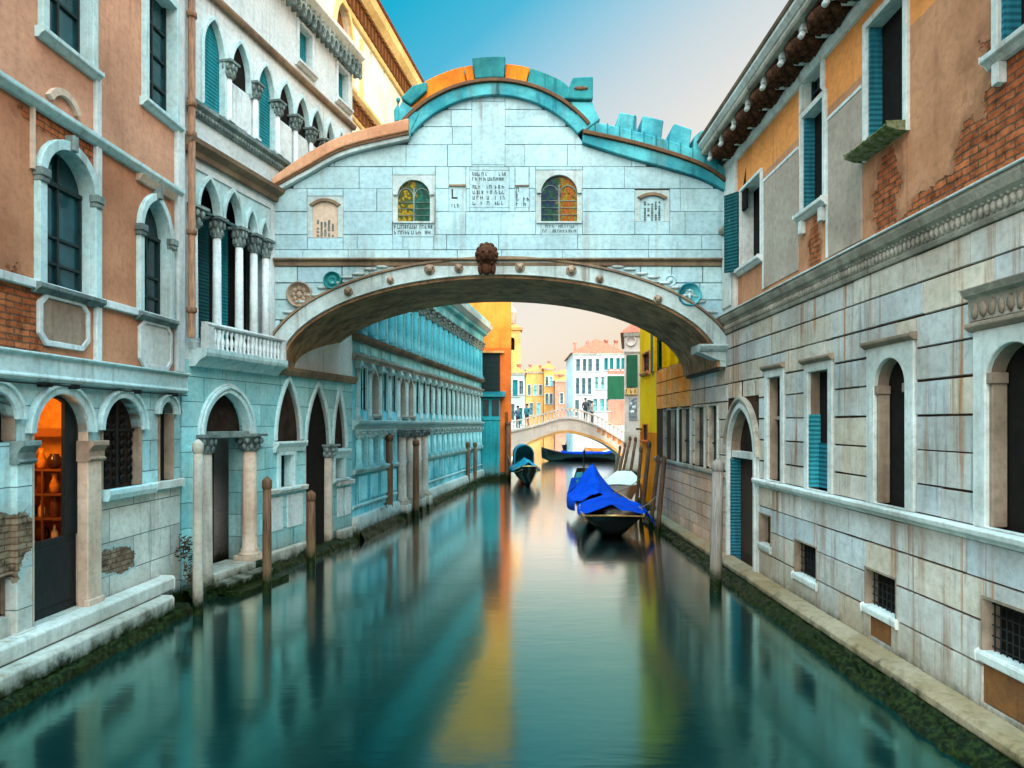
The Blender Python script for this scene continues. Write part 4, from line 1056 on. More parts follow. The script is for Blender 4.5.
b.blob(x, -.38, z - .05, .055, .06, .09, 8, 6).blob(x - .07, -.355, z + .03, .045, .03, .03, 7, 5).blob(x + .07, -.355, z + .03, .045, .03, .03, 7, 5).blob(x, -.35, z - .13, .085, .04, .03, 8, 5)
b.blob(x, -.16, z - .3, .12, .10, .16, 9, 7, .06).blob(x - .14, -.12, z - .32, .06, .06, .13, 7, 5, .1).blob(x + .14, -.12, z - .32, .06, .06, .13, 7, 5, .1)
b.build('keystone_mask', M['coffer'], br)
# corbel at the right springing
b = MB().mould(bx(698), BR - .01, [(-.6, bz(352)), (.10, bz(352)), (.16, bz(350)), (.22, bz(347)), (.22, bz(345)), (-.6, bz(345))])
b.prism([(bx(697), bz(352) - .001), (BR - .01, bz(352) - .001), (BR - .01, bz(362)), (bx(716), bz(360))], -.08, .3); b.build('corbel', M['bridge_trim'], br, bevel=.01)
MB().mould(BL + .04, bx(285), [(-.6, bz(368)), (.06, bz(368)), (.14, bz(364)), (.14, bz(361)), (-.6, bz(361))]).build('corbel', M['brown_moulding'], br, bevel=.01)
# roof: bands that follow the face, sloping tops behind; warm left half carries painted sunlight, teal right half none
def off(pts, d): return [(x, z + d) for x, z in pts]
MB().strip(lw_in, off(lw_in, .16), -.16, .5).build('roof_moulding', M['bridge_trim'], br, bevel=.02)
MB().strip(off(lw_in, .163), [(a[0], max(interp(lw_out, a[0]), a[1] + .2)) for a in lw_in], -.22, 3.1).build('roof', M['roof_pink_sunlit'], br, bevel=.03)
MB().strip(off(lw_in, .10), off(lw_in, .165), -.19, -.15).build('roof_moulding', M['copper_line'], br)
MB().strip(crown(CR - .012), crown(CR + .26), -.14, .5).build('roof_moulding', M['copper'], br, bevel=.02)
MB().strip(crown(CR + .262), crown(CR + .34), -.20, 3.1).build('roof_moulding', M['copper_line'], br, bevel=.012)
RT = CR + .71
for (a0, a1, mt, rt, y0) in ((-44, -13.2, 'roof_tile_sunlit', RT, -.10), (-12.9, -9.2, 'roof_tile_sunlit', RT - .03, -.14), (-9.0, 4.2, 'copper_dark', RT + .09, -.2), (4.5, 14.5, 'roof_tile_sunlit', RT - .02, -.12), (14.8, 50, 'copper_dark', RT - .02, -.08)):
    n = max(3, int((a1 - a0) / 2)); i_ = crown(CR + .343, a0, a1, n)
    o_ = [(CCX + rr_ * math.sin(R(a0 + (a1 - a0) * k / n)), CCZ + rr_ * math.cos(R(a0 + (a1 - a0) * k / n))) for k in range(n + 1)
          for rr_ in (rt - max(0, (abs(a0 + (a1 - a0) * k / n) - 30) / 20) * .35,)]
    MB().strip(i_, o_, y0, 3.0).build('roof', M[mt], br, bevel=.02)
MB().strip(rw_in, [(a[0], interp(rw_mid, a[0]) - .03) for a in rw_in], -.14, .5).build('roof_moulding', M['copper'], br, bevel=.02)
MB().strip(off(rw_mid, -.028), off(rw_mid, .06), -.20, 3.1).build('roof_moulding', M['copper_line'], br, bevel=.012)
MB().strip(off(rw_mid, .063), rw_out, -.12, 3.1).build('roof', M['copper'], br, bevel=.03)
for k_ in range(1, 12):
    x_ = rw_out[0][0] + (rw_out[-1][0] - rw_out[0][0]) * k_ / 12
    MB().strip([(x_, interp(rw_mid, x_) + .07), (x_ + .025, interp(rw_mid, x_) + .07)], [(x_, interp(rw_out, x_) + .012), (x_ + .025, interp(rw_out, x_) + .012)], -.13, 3.0).build('roof_seam', M['copper_dark'], br)
def quad(pts, y0, y1, mat, nm, bev=.03): return MB().prism([bp(*q) for q in pts], y0, y1).build(nm, M[mat], br, bevel=bev)
for pts in (((614, 132), (619, 114), (636, 117), (636, 137)), ((640, 137), (642, 117), (663, 122), (660, 145)), ((667, 145), (673, 125), (691, 131), (688, 152)), ((692, 154), (693, 138), (700, 132), (716, 131), (716, 166))):
    quad(pts, -.10, .9, 'copper', 'merlon')
quad(((563, 103), (566, 97), (572, 82), (592, 81), (592, 104)), -.22, 1.2, 'copper_dark', 'roof_block')
quad(((570, 104.5), (592, 104.5), (594, 112), (600, 122), (583, 134), (577, 120)), -.15, 1.2, 'copper', 'volute')
b = MB(); x, z = bp(580, 93); b.blob(x, -.22, z, .13, .03, .05, 8, 5, .1).blob(x - .1, -.22, z, .06, .03, .04, 7, 5).blob(x + .1, -.22, z, .06, .03, .04, 7, 5); b.build('emblem', M['copper_line'], br)
quad(((402, 102), (414, 90), (428, 86), (428, 95), (412, 109)), -.22, 1.2, 'copper_dark', 'roof_block')
quad(((400, 124), (399, 112), (403, 104), (413, 110.5), (420, 117), (412, 134), (411, 141)), -.17, 1.2, 'copper', 'volute')
b = MB(); x, z = bp(396, 100); b.tube([(x, .3, z - .35), (x - .03, .3, z - .1), (x, .3, z + .1)], [.09, .07, .03], 8).blob(x, .3, z + .14, .05, .05, .06, 8, 6); b.build('finial', M['copper_dark'], br)
# plain rear wall and gable mass so the roof reads from other sides

# ================================================================== BLUE LIBRARY beyond the bridge, left
LB = Wall(-4.4, 19.2, .13, 1)
lb = LB.empty('library', label='long turquoise arcaded hall with tall columns seen under the bridge', cat='building')
LL = 20.55; pu = LB.u
F1, F2, F3 = 3.2, 5.35, 7.7
cols_u = [.4 + .98 * i for i in range(21)]
lowin = [c + .49 for c in cols_u[:-1]]
def rw(c, hw, a, b): return (c, hw, a, b, 0)
l_low = [rw(c, .30, 1.98, 2.86) for i, c in enumerate(lowin) if not (4 <= i <= 6)]
l_door = [(lowin[4], .33, .5, 2.5, .33), (lowin[5], .33, .5, 2.5, .33), (lowin[6], .33, .5, 2.5, .33)]
l_mid = [rw(c, .27, F1 + .42, F1 + 1.62) for i, c in enumerate(lowin) if i not in (1, 4, 5)] + [(lowin[i], .30, F1 + .3, F1 + 1.15, .45) for i in (1, 4, 5)]
l_top = [rw(c, .26, F2 + .45, F3 - .55) for c in lowin]
MB().prism([(0.01, -1), (LL, -1), (LL, 8.0), (0.01, 8.0)], 0, .4, [outline(w_, .03) for w_ in l_low + l_door + l_mid + l_top]).build('wall', M['library_stone'], lb)
MB().box(.02, LL, .9, 9, -1, 8.7).build('body', M['library_stone'], lb)
for w_ in l_low: window(lb, w_, .05, .04, .25, 'dark_inside' if rnd.random() < .6 else 'glass', 'library_pale', None, sill=False)
for w_ in l_door: window(lb, w_, .06, .05, .3, 'dark_inside', 'library_frame', None, sill=False)
for w_ in l_mid:
    if w_[4]: window(lb, w_, .08, .06, .3, 'dark_inside', 'column_beige', None, sill=True)
    else: window(lb, w_, .05, .05, .12, 'glass_light', 'library_frame', (1, 1), sill=False)
for w_ in l_top: window(lb, w_, .05, .04, .12, 'glass_teal', 'library_pale', None, sill=False)
def lm(prof, mat, nm='cornice', u0=.0, u1=LL): return MB().mould(u0, u1, prof).build(nm, M[mat], lb, bevel=.006)
lm([(-.02, F1 - .16), (.06, F1 - .16), (.08, F1 - .06), (.2, F1 + .02), (.22, F1 + .10), (-.02, F1 + .12)], 'library_frame')
lm([(-.02, F2 - .38), (.05, F2 - .38), (.08, F2 - .3), (.16, F2 - .26), (.18, F2 - .2), (-.02, F2 - .2)], 'column_beige')
lm([(-.02, F2 + .16), (.08, F2 + .16), (.2, F2 + .24), (.24, F2 + .32), (-.02, F2 + .34)], 'brown_moulding')
lm([(-.02, F3), (.10, F3), (.14, F3 + .12), (.16, F3 + .42), (.34, F3 + .5), (.38, F3 + .62), (-.02, F3 + .62)], 'library_stone', 'entablature')
lm([(-.02, F3 + .622), (.40, F3 + .622), (.62, F3 + .78), (.66, F3 + .98), (-.02, F3 + 1.0)], 'library_base', 'entablature')
lm([(-.02, F3 + 1.002), (.50, F3 + 1.002), (.54, F3 + 1.2), (-.02, F3 + 1.22)], 'library_pale', 'entablature')
lm([(-.02, 1.80), (.08, 1.80), (.12, 1.88), (.12, 1.94), (-.02, 1.94)], 'library_frame', 'sill_course')
# white base courses, panels
lm([(-.02, -.3), (.20, -.3), (.22, .3), (.16, .62), (-.02, .64)], 'library_base', 'base_course')
lm([(-.02, .86), (.05, .86), (.06, .92), (-.02, .94)], 'library_frame', 'string_course')
for i, c in enumerate(lowin):
    if 4 <= i <= 6: continue
    MB().box(c - .32, c + .32, -.035, .003, 1.02, 1.72).build('panel', M['library_pale' if i < 4 else 'library_stone'], lb, bevel=.015)
    MB().box(c - .3, c + .3, -.03, .003, F2 - .12, F2 + .12).build('panel', M['library_pale'], lb, bevel=.02)
mcol = None
for i, c in enumerate(cols_u):
    x0 = c
    if mcol is None:
        b = MB(); shaft(b, x0, -.05, F2 + .34, F3 - .42, .13); mcol = b.build('column', M['library_stone'], lb)
        mcol.location = (0, 0, 0)
        b = MB(); capital(b, x0, -.05, F3 - .42, .42, .15); b.build('capital', M['carved'], mcol)
        b = MB(); shaft(b, x0, -.02, F1 + .12, F2 - .6, .075, 10); mc2 = b.build('column', M['library_frame'], lb)
        b = MB(); b.box(x0 - .13, x0 + .13, -.16, .003, F2 - .6, F2 - .38).blob(x0, -.16, F2 - .52, .09, .06, .08, 6, 5, .1); b.build('capital', M['library_frame'], mc2)
        b = MB(); shaft(b, x0, -.05, 1.94, F1 - .42, .10, 12); mc3 = b.build('column', M['library_pale'], lb)
        b = MB(); capital(b, x0, -.05, F1 - .42, .26, .11); b.build('capital', M['library_frame'], mc3)
        continue
    for o_ in (mcol, mc2): copy_at(o_, (c - cols_u[0], 0, 0))
    if not 4 <= i <= 7: copy_at(mc3, (c - cols_u[0], 0, 0))
for i in (4, 5, 6, 7):                                             # portico of free columns at the water door
    b = MB(); shaft(b, cols_u[i], -.16, .5, F1 - .44, .15); c_ = b.build('column', M['column_beige'], lb)
    b = MB(); capital(b, cols_u[i], -.16, F1 - .44, .27, .16); b.build('capital', M['carved'], c_)
    MB().box(cols_u[i] - .26, cols_u[i] + .26, -.42, .003, -.3, .5).build('pedestal', M['ledge'], lb, bevel=.02)
slime(0, LL, [(0, .3), (.24, .26), (.34, .08), (.46, -.3)], 3, .1).build('foundation', M['base_algae'], lb)
for (u_, c_) in ((6.9, 'small green weed sprouting from the library water steps'),):
    pl_ = empty('weed', LB.world(pu(378), .28, .62), label='small green weed sprouting on the pale ledge of the turquoise hall', cat='plant')
    b = MB()
    for k in range(46):
        a, e, L_ = rnd.uniform(0, 6.28), rnd.uniform(.1, 1.4), rnd.uniform(.1, .3); x, y, z = L_ * math.cos(a) * math.cos(e), L_ * math.sin(a) * math.cos(e), L_ * math.sin(e)
        q = .05; b.add([(x - q, y, z), (x, y - q, z + .01), (x + q, y, z + .02), (x, y + q, z)], [(0, 1, 2, 3)])
    b.build('leaves', M['leaf'], pl_); b = MB()
    for k in range(5): b.tube([(0, 0, 0), (rnd.uniform(-.15, .15), rnd.uniform(-.15, .15), .2)], .008, 5)
    b.build('stems', M['pole'], pl_)

# ================================================================== TALL GOLDEN BUILDING behind the library
TW = Wall(-6.0, 20.2, .145, 1)
tw = TW.empty('sunlit_tower_house', label='tall pale golden sunlit building with dentil cornice rising behind the gothic palace', cat='building')
TL = 11.6; TZ = 18.2
ov = (TW.u(345), .62, TW.z(345, 70), TW.z(345, 45), .0)
cxo, czo = TW.u(343), TW.z(343, 46)
oval = [(cxo + .75 * math.cos(a * math.pi / 12), czo + 1.35 * math.sin(a * math.pi / 12)) for a in range(24)]
slots = [(TW.u(371), .07, TW.z(371, 65), TW.z(371, 52), 0), (TW.u(384), .07, TW.z(384, 82), TW.z(384, 68), 0)]
MB().prism([(0, 8), (TL, 8), (TL, TZ), (0, TZ)], 0, .4, [oval] + [outline(s_, 0) for s_ in slots]).build('wall', M['tall_gold'], tw)
MB().box(.01, TL - .01, .41, 8, 0, TZ).build('body', M['tall_gold'], tw)
MB().prism([(cxo + (x - cxo) * 1.02, czo + (z - czo) * 1.02) for x, z in oval], .2, .3).build('oculus', M['brick_dark'], tw)
MB().strip(oval, [(cxo + (x - cxo) * 1.22, czo + (z - czo) * 1.12) for x, z in oval], -.10, .01, True).build('oculus_frame', M['tall_trim'], tw, bevel=.02)
def tm(z, prof, u0=-.1, u1=TL + .15, mat='tall_trim', nm='cornice'): return MB().mould(u0, u1, [(a, z + b_) for a, b_ in prof]).build(nm, M[mat], tw, bevel=.01)
tm(TZ - 1.25, [(-.02, 0), (.10, 0), (.14, .1), (.14, .14), (-.02, .14)])
tm(TZ - .45, [(-.02, 0), (.25, 0), (.45, .2), (.5, .42), (.5, .5), (-.02, .52)])
zc = 13.6
tm(zc, [(-.02, 0), (.08, 0), (.12, .08), (-.02, .1)]); tm(zc + .6, [(-.02, 0), (.18, 0), (.30, .1), (.32, .2), (-.02, .22)])
for (z0, z1, d) in ((TZ - 1.1, TZ - .46, .2), (zc + .12, zc + .59, .16)):
    cnt = 32; b0 = None
    for i in range(cnt):
        u_ = .1 + (TL - .2) * i / (cnt - 1)
        if b0 is None: b0 = MB().box(-.075, .075, -d, .003, z0, z1 - .12).box(-.085, .085, -d - .06, .003, z1 - .119, z1 - .003).build('dentil', M['brick_dark'], tw, loc=(u_, 0, 0))
        else: copy_at(b0, (u_, 0, 0))
MB().box(TW.u(360) - .06, TW.u(360) + .06, -.1, .003, zc + .9, TW.z(360, 40)).build('pilaster_strip', M['tall_trim'], tw)
b = MB(); b.add([(-.3, -.6, TZ + .08), (TL + .3, -.6, TZ + .08), (TL + .3, 8.3, TZ + .08), (-.3, 8.3, TZ + .08), (2, 4, TZ + 1.6), (TL - 2, 4, TZ + 1.6)],
         [(0, 1, 5, 4), (1, 2, 5), (2, 3, 4, 5), (3, 0, 4), (0, 3, 2, 1)]); b.build('roof', M['red_roof'], tw)

# ================================================================== STONE PALACE, right
RP = Wall(4.757, 23, 0, -1)
rp = RP.empty('stone_palace', label='long ashlar palace with stained stone courses and brown plaster above on the right bank', cat='palace')
pu = RP.u; RL = 48.0; NB = RP.u(727)                               # NB: where the bridge lands
UBK = NB - 3.05                                                    # behind the bridge the stone stops lower
ZS, Z1, Z2 = 2.10, 5.18, 5.52
def rk(*a):
    w_ = RP.win(*a); return w_
r_door = rk(731, 757, 408, 455, 572)
wA = rk(770, 783, 377, 377, 481); wB = rk(811, 831, 371, 371, 486); wC = rk(878, 909, 358, 386, 503); wD = rk(991, 1046, 342, 372, 527)
wA, wB = [(q[0], q[1], ZS + .08, q[3], 0) for q in (wA, wB)]; wC, wD = [(q[0], q[1], ZS + .08, q[3], q[4]) for q in (wC, wD)]
bas = [rk(761, 772, 515, 515, 545), rk(797, 818, 544, 544, 578), rk(868, 898, 574, 574, 612), rk(986, 1030, 606, 606, 662)]
bas = [(q[0], q[1], q[2], q[3], 0) for q in bas]
wE = [(19.2, .55, ZS + .08, 3.75, .3), (22, .55, ZS + .08, 3.75, .3)]
slots = [(pu(729), .05, RP.z(729, 402), RP.z(729, 384), 0), (pu(743), .07, RP.z(743, 398), RP.z(743, 382), 0), (pu(756.5), .06, RP.z(756, 400), RP.z(756, 382), 0)]
cw = []                                                            # colonnaded windows beyond the bridge
cpx = [661, 669, 680, 693, 707, 720]
for a, b_ in zip(cpx, cpx[1:]):
    u0, u1 = pu(a + 2.0), pu(b_ - 2.0); cw.append(((u0 + u1) / 2, (u1 - u0) / 2, 2.14, 3.62, 0))
allw = [r_door, wA, wB, wC, wD] + bas + wE + slots + cw
ZL = 4.95                                                          # top of the stone beyond the bridge
MB().prism([(0, -1), (RL, -1), (RL, Z1 + .2), (UBK, Z1 + .2), (UBK, ZL), (0, ZL)], 0, .5, [outline(w_, .03) for w_ in allw]).build('wall', M['dark_mortar'], rp)
rects = [(w_[0] - w_[1] - .0, w_[0] + w_[1] + .0, w_[2] - .0, w_[3] + w_[4] + .0) for w_ in bas + slots + cw]
rects += [(w_[0] - w_[1] - .16, w_[0] + w_[1] + .16, ZS + .05, w_[3] + w_[4] + .14) for w_ in (wA, wB)]
rects += [(w_[0] - w_[1] - .2, w_[0] + w_[1] + .2, ZS + .05, w_[3] + w_[4] + .18) for w_ in [wC, wD] + wE]
rects += [(r_door[0] - r_door[1] - .2, r_door[0] + r_door[1] + .2, .2, r_door[3] + r_door[4] + .22)]
brk = [(bas[2][0] - .25, bas[2][0] + .25, .42, bas[2][2] - .12), (bas[3][0] - .3, bas[3][0] + .3, .42, bas[3][2] - .12)]
rects += brk
ZP0, ZP1 = ZS - .08, ZS + .06
cz_hi = [ZP1, 2.50, 2.90, 3.30, 3.70, 4.08, 4.46, 4.84, Z1]
cz_lo = [.34, .78, 1.22, 1.64, ZP0]
ud = r_door[0] - r_door[1] - .2
kw = dict(joint=.005, ch=.008, hj=.015, proud=.032)
ashlar(MB(), UBK + .0, RL, cz_hi, rects, blen=(.75, 1.5), seed=21, tv=.12, warm=.13, **kw).build('ashlar_facing', M['right_block'], rp)
ashlar(MB(), ud, RL, cz_lo, rects, blen=(.9, 1.7), seed=22, tv=.14, warm=.14, **kw).build('ashlar_facing', M['right_block'], rp)
ashlar(MB(), .0, UBK, [3.68, 4.10, 4.52, ZL], rects, blen=(.6, 1.2), seed=23, tv=.06, **kw).build('warm_glow_facing', M['right_warm_glow'], rp)
ashlar(MB(), .0, ud, [.34, .62, .92, 1.24, 1.56, 1.86, ZP0], rects, blen=(.5, 1.0), seed=24, tv=.14, warm=.08, joint=.006, ch=.008, hj=.008, proud=.03).build('pink_facing', M['right_pink'], rp)
ashlar(MB(), pu(720) , UBK, [ZP1, 2.5, 2.9, 3.3, 3.68], rects, blen=(.5, 1.0), seed=25, tv=.1, **kw).build('ashlar_facing', M['right_block'], rp)
# brick infill under the basement grilles
for q in brk: MB().box(q[0], q[1], -.02, .003, q[2], q[3]).build('brick_infill', M['brick_dark'], rp)
# sill course and carved string course
def rm(prof, mat, nm='string_course', u0=.0, u1=RL): return MB().mould(u0, u1, prof).build(nm, M[mat], rp, bevel=.006)
rm([(-.02, ZP0), (.07, ZP0), (.09, ZP0 + .03), (.15, ZP0 + .07), (.16, ZP1 - .02), (.15, ZP1), (-.02, ZP1)], 'right_trim', 'sill_course', u0=r_door[0] + r_door[1] + .16)
rm([(-.02, 2.0), (.06, 2.0), (.10, 2.05), (.10, 2.12), (-.02, 2.12)], 'right_carved', 'sill_course', u1=ud)
rm([(-.02, Z1), (.06, Z1), (.08, Z1 + .05), (.07, Z1 + .06), (.09, Z1 + .19), (.16, Z1 + .24), (.20, Z1 + .32), (.20, Z1 + .36), (-.02, Z1 + .37)], 'right_carved', u0=NB + .02)
rm([(.19, Z1 + .365), (.23, Z1 + .365), (.23, Z1 + .39), (-.02, Z1 + .40), (-.02, Z1 + .372)], 'right_trim', u0=NB + .02)
b = MB(); u_ = NB + .06
while u_ < 21:
    b.blob(u_, -.085, Z1 + .13, .032, .035, .062, 6, 4, .12); b.blob(u_ + .045, -.10, Z1 + .20, .022, .03, .022, 5, 4); u_ += .09
b.build('leaf_ornament', M['right_carved'], rp)
# windows
def jambwin(w_, arched, glassm, label=None, shutter=None):
    uc, hw, z0, zs, ri = w_
    zt = zs + ri + (.14 if not arched else .17)
    e = .15 if not arched else .19
    o = MB().prism([(uc - hw - e, z0 - .02), (uc + hw + e, z0 - .02), (uc + hw + e, zt), (uc - hw - e, zt)], -.06, .004, [outline(w_, 0, eb=.0)]).build('window', M['right_trim'], rp, bevel=.012)
    MB().strip(outline(w_, 0), outline(w_, .027), .0045, .14).build('jamb', M['jamb_warm'], o)
    MB().prism(outline(w_, .02), .15, .2).build('pane', M[glassm], o)
    MB().mould(uc - hw - e - .04, uc + hw + e + .04, [(.0, zt), (.07, zt), (.12, zt + .04), (.12, zt + .08), (.0, zt + .09)]).build('hood', M['jamb_warm'], o, bevel=.006)
    return o
o = jambwin(wA, False, 'dark_inside'); MB().box(wA[0] - wA[1], wA[0] + wA[1], .08, .13, 3.28, 3.34).build('transom', M['jamb_warm'], o)
o = jambwin(wB, False, 'dark_inside'); MB().box(wB[0] - wB[1] + .005, wB[0] - wB[1] + .04, -.04, .135, ZS + .1, 3.35).build('shutter', M['shutter_cyan'], o)
MB().box(wB[0] - wB[1] + .003, wB[0] + wB[1] - .003, .11, .145, ZS + .1, 2.9).build('shutter', M['shutter_mid'], o)
for w_ in [wC, wD] + wE:
    o = jambwin(w_, True, 'dark_inside'); uc, hw, z0, zs, ri = w_
    for s in (-1, 1): MB().box(uc + s * (hw - .001) - (.07 if s > 0 else 0), uc + s * (hw - .001) + (.07 if s < 0 else 0), -.05, .13, zs - .09, zs + .02).build('impost', M['jamb_warm'], o, bevel=.008)
    for s in (-1, 1): MB().box(uc + s * (hw - .001) - (.05 if s > 0 else 0), uc + s * (hw - .001) + (.05 if s < 0 else 0), -.02, .13, z0, zs - .092).build('inner_jamb', M['jamb_warm'], o, bevel=.008)
uc, hw, z0, zs, ri = wD
o = MB().mould(uc - hw - .25, uc + hw + .25, [(.0, zs + ri + .27), (.05, zs + ri + .27), (.06, zs + ri + .50), (.12, zs + ri + .53), (.16, zs + ri + .6), (.0, zs + ri + .62)]).build('window_entablature', M['right_carved'], rp, bevel=.008)
b = MB()
for i in range(9): b.blob(uc - hw - .15 + (2 * hw + .3) * i / 8, -.06, zs + ri + .38, .05, .02, .08, 7, 5, .2)
b.build('relief', M['jamb_warm'], o)
for i, w_ in enumerate(bas):                                        # barred basement openings
    uc, hw, z0, zs, ri = w_
    o = MB().strip(outline(w_, 0), outline(w_, .027), -.037, .14).build('basement_window', M['jamb_warm'], rp)
    MB().prism(outline(w_, .02), .15, .2).build('pane', M['dark_inside'], o)
    MB().mould(uc - hw - .06, uc + hw + .06, [(-.1, z0 - .10), (.06, z0 - .10), (.07, z0 - .01), (.05, z0 + .012), (-.1, z0 + .012)]).build('sill', M['right_trim'], o, bevel=.01)
    if i > 0:
        b = MB()
        for k in range(7): x = uc - hw + 2 * hw * (k + .5) / 7; b.tube([(x, .06, z0), (x, .06, zs)], .008, 5)
        for k in range(5): z = z0 + (zs - z0) * (k + .5) / 5; b.tube([(uc - hw, .065, z), (uc + hw, .065, z)], .008, 5)
        b.build('grille', M['black_iron'], o)
for w_ in slots: MB().prism(outline(w_, .02), .1, .14).build('slot', M['dark_inside'], rp)
# colonnaded windows: stone piers, glazing bars
for i, w_ in enumerate(cw):
    uc, hw, z0, zs, ri = w_
    o = MB().strip(outline(w_, 0), outline(w_, .027), .002, .12).build('window', M['right_carved'], rp)
    MB().prism(outline(w_, .02), .13, .17).build('pane', M['glass'], o)
    MB().box(uc - hw, uc + hw, .08, .11, 2.72, 2.76).build('sash', M['sash'], o)
    if i: 
        pr = MB().box(uc + hw + .03, uc + hw + .14, -.05, .003, z0 - .02, zs).build('pier', M['right_trim'], rp, bevel=.01)
        MB().box(uc - hw - .3 + .03, uc - hw - .02, -.07, .0, zs, zs + .06).build('capital', M['right_carved'], pr)
# water door with pointed arch
uc, hw, z0, zs, ri = r_door
MB().strip(outline(r_door, 0), outline(r_door, .10, 0), -.09, .003).strip(outline(r_door, .101, 0), outline(r_door, .18, 0), -.05, .003).build('door_surround', M['right_trim'], rp, bevel=.01)
MB().strip(arch_pts(uc, hw, zs, ri, .182), arch_pts(uc, hw, zs, ri, .24), -.12, .003).build('hood_mould', M['right_carved'], rp, bevel=.01)
MB().strip(outline(r_door, 0), outline(r_door, .027), .004, .26).build('jamb', M['jamb_warm'], rp)
MB().box(uc - hw, uc + hw, .02, .4, zs - .08, zs + .06).build('door_lintel', M['right_trim'], rp, bevel=.01)
MB().prism([(uc - hw, zs + .06)] + arch_pts(uc, hw, zs + .02, ri)[1:-1] + [(uc + hw, zs + .06)], .2, .25).build('tympanum', M['dim_inside'], rp)
d_ = MB().box(uc - hw + .01, uc + hw - .01, .21, .26, z0, zs - .08).build('door', M['door_brown'], rp)
MB().box(uc - hw + .012, uc - hw + .05, -.02, .20, z0 + .02, zs - .1).build('door_leaf', M['shutter_mid'], d_)
MB().box(uc - hw * .5, uc + hw * .5, .19, .208, z0 + .3, zs - .5).build('door_panel', M['door_brown'], d_, bevel=.02)
MB().mould(uc - hw - .25, uc + hw + .25, [(-.3, z0 - .25), (.28, z0 - .25), (.30, z0 - .03), (.27, z0), (-.3, z0)]).build('door_step', M['right_trim'], rp, bevel=.015)
# curb and slimy foundations
rm([(-.02, .18), (.27, .18), (.31, .22), (.31, .29), (.27, .335), (-.02, .36)], 'curb', 'curb')
slime(0, 24, [(0, .21), (.27, .21), (.38, .13), (.50, .04), (.66, -.3)], 4).build('foundation', M['base_algae'], rp)
MB().box(24, RL, -.45, 0, -.6, .1).build('foundation', M['base_algae'], rp)
# upper storey: plaster fallen from brick, panels, windows
uw = {'a': (RP.win(742, 762, 182, 182, 262)), 'b': RP.win(804, 825, 108, 108, 206), 'b2': RP.win(804, 823, 72, 72, 98), 'c': RP.win(869, 906, 8, 8, 140), 'd': RP.win(1002, 1056, -60, -60, 30)}
uw = {k: (q[0], q[1], q[2], q[3], 0) for k, q in uw.items()}
uw['e'] = (19.6, .4, 6.5, 8.2, 0); uw['f'] = (22.4, .4, 6.5, 8.2, 0)
ZT = 8.9
c_, d_ = uw['c'], uw['d']
M['brown_plaster'] = stone('brown_plaster', (.55, .25, .135), (.44, .185, .095), (.20, .08, .04), .5, bump=.5, dirt=.3,
    patches=[(c_[0] - .02, 6.0, .30, .75), (pu(955), 5.62, 1.1, .30), (pu(1045), 6.3, .85, .95), (pu(985), 5.9, .55, .42), (uw['b'][0] - .0, 5.85, .2, .55)],
    brickcol=((.32, .075, .025), (.46, .125, .045)), bands=[(7.95, 8.95, (.86, .31, .09))])
MB().prism([(NB - .02, Z1 + .2), (RL, Z1 + .2), (RL, ZT), (NB - .02, ZT)], 0, .4, [outline(w_, .03) for w_ in uw.values()]).build('upper_wall', M['brown_plaster'], rp)
MB().box(UBK, RL, .6, 12, -1, ZT).box(.0, UBK - .01, .6, 1.5, -1, ZL).build('body', M['far_grey'], rp)
M['grey_plaster'] = stone('grey_plaster', (.42, .33, .265), (.36, .27, .215), (.20, .14, .10), .5, dirt=.25)
for (a, b_, z0, z1) in ((764.5, 799, 5.75, 7.75), (829, 863, 5.7, 7.75)):
    u0, u1 = pu(a), pu(b_)
    o = MB().box(u0, u1, -.02, .003, z0, z1).build('plaster_panel', M['grey_plaster'], rp, bevel=.008)
    MB().strip([(u0, z0), (u0, z1), (u1, z1)], [(u0 - .05, z0), (u0 - .05, z1 + .05), (u1 + .001, z1 + .05)], -.03, .002).build('panel_border', M['right_trim'], o)
o = window(rp, uw['a'], .06, .05, .3, 'dark_inside', 'right_trim', None, sill=True)
s_ = MB().box(0, .34, -.03, .03, uw['a'][2] - .02, uw['a'][3] + .02).build('shutter', M['shutter_dark'], o); s_.location = (uw['a'][0] - uw['a'][1] - .04, -.06, 0); s_.rotation_euler = (0, 0, R(215))
s_ = MB().box(0, .3, -.03, .03, uw['a'][2] - .02, uw['a'][3] + .02).build('shutter', M['shutter_green'], o); s_.location = (uw['a'][0] + uw['a'][1] - .02, .2, 0); s_.rotation_euler = (0, 0, R(180))
for k in ('b', 'b2', 'c', 'd', 'e', 'f'):
    w_ = uw[k]; o = window(rp, w_, .09, .05, .22, 'dark_inside' if k != 'b2' else 'glass', 'right_trim', (1, 1) if k == 'b2' else None, sill=k not in ('b2', 'c'))
    if k in ('b', 'c', 'd', 'e', 'f'): MB().box(w_[0] - w_[1] + .006, w_[0] - w_[1] + .045, -.01, .155, w_[2] + .01, w_[3] - .01).build('shutter', M['shutter_mid'], o)
    if k == 'c':
        MB().mould(w_[0] - w_[1] - .12, w_[0] + w_[1] + .08, [(-.02, w_[2] - .07), (.14, w_[2] - .06), (.26, w_[2] - .02), (.27, w_[2] + .02), (-.02, w_[2] + .03)]).build('sill', M['green_copper'], o, bevel=.015)
        b = MB()
        for q in range(60): b.blob(w_[0] + rnd.uniform(-w_[1] - .1, w_[1] + .05), -rnd.uniform(.05, .25), w_[2] + .02, rnd.uniform(.02, .05), rnd.uniform(.02, .05), .02, 5, 4, .3)
        b.build('moss', M['green_copper'], o)
for k in ('b', 'd'):
    w_ = uw[k]; b = MB()
    for s in (-1, 1): b.box(w_[0] + s * (w_[1] - .02) - .05, w_[0] + s * (w_[1] - .02) + .05, -.09, .003, w_[2] - .34, w_[2] - .132); b.build('sill_bracket', M['right_trim'], rp, bevel=.01); b = MB()
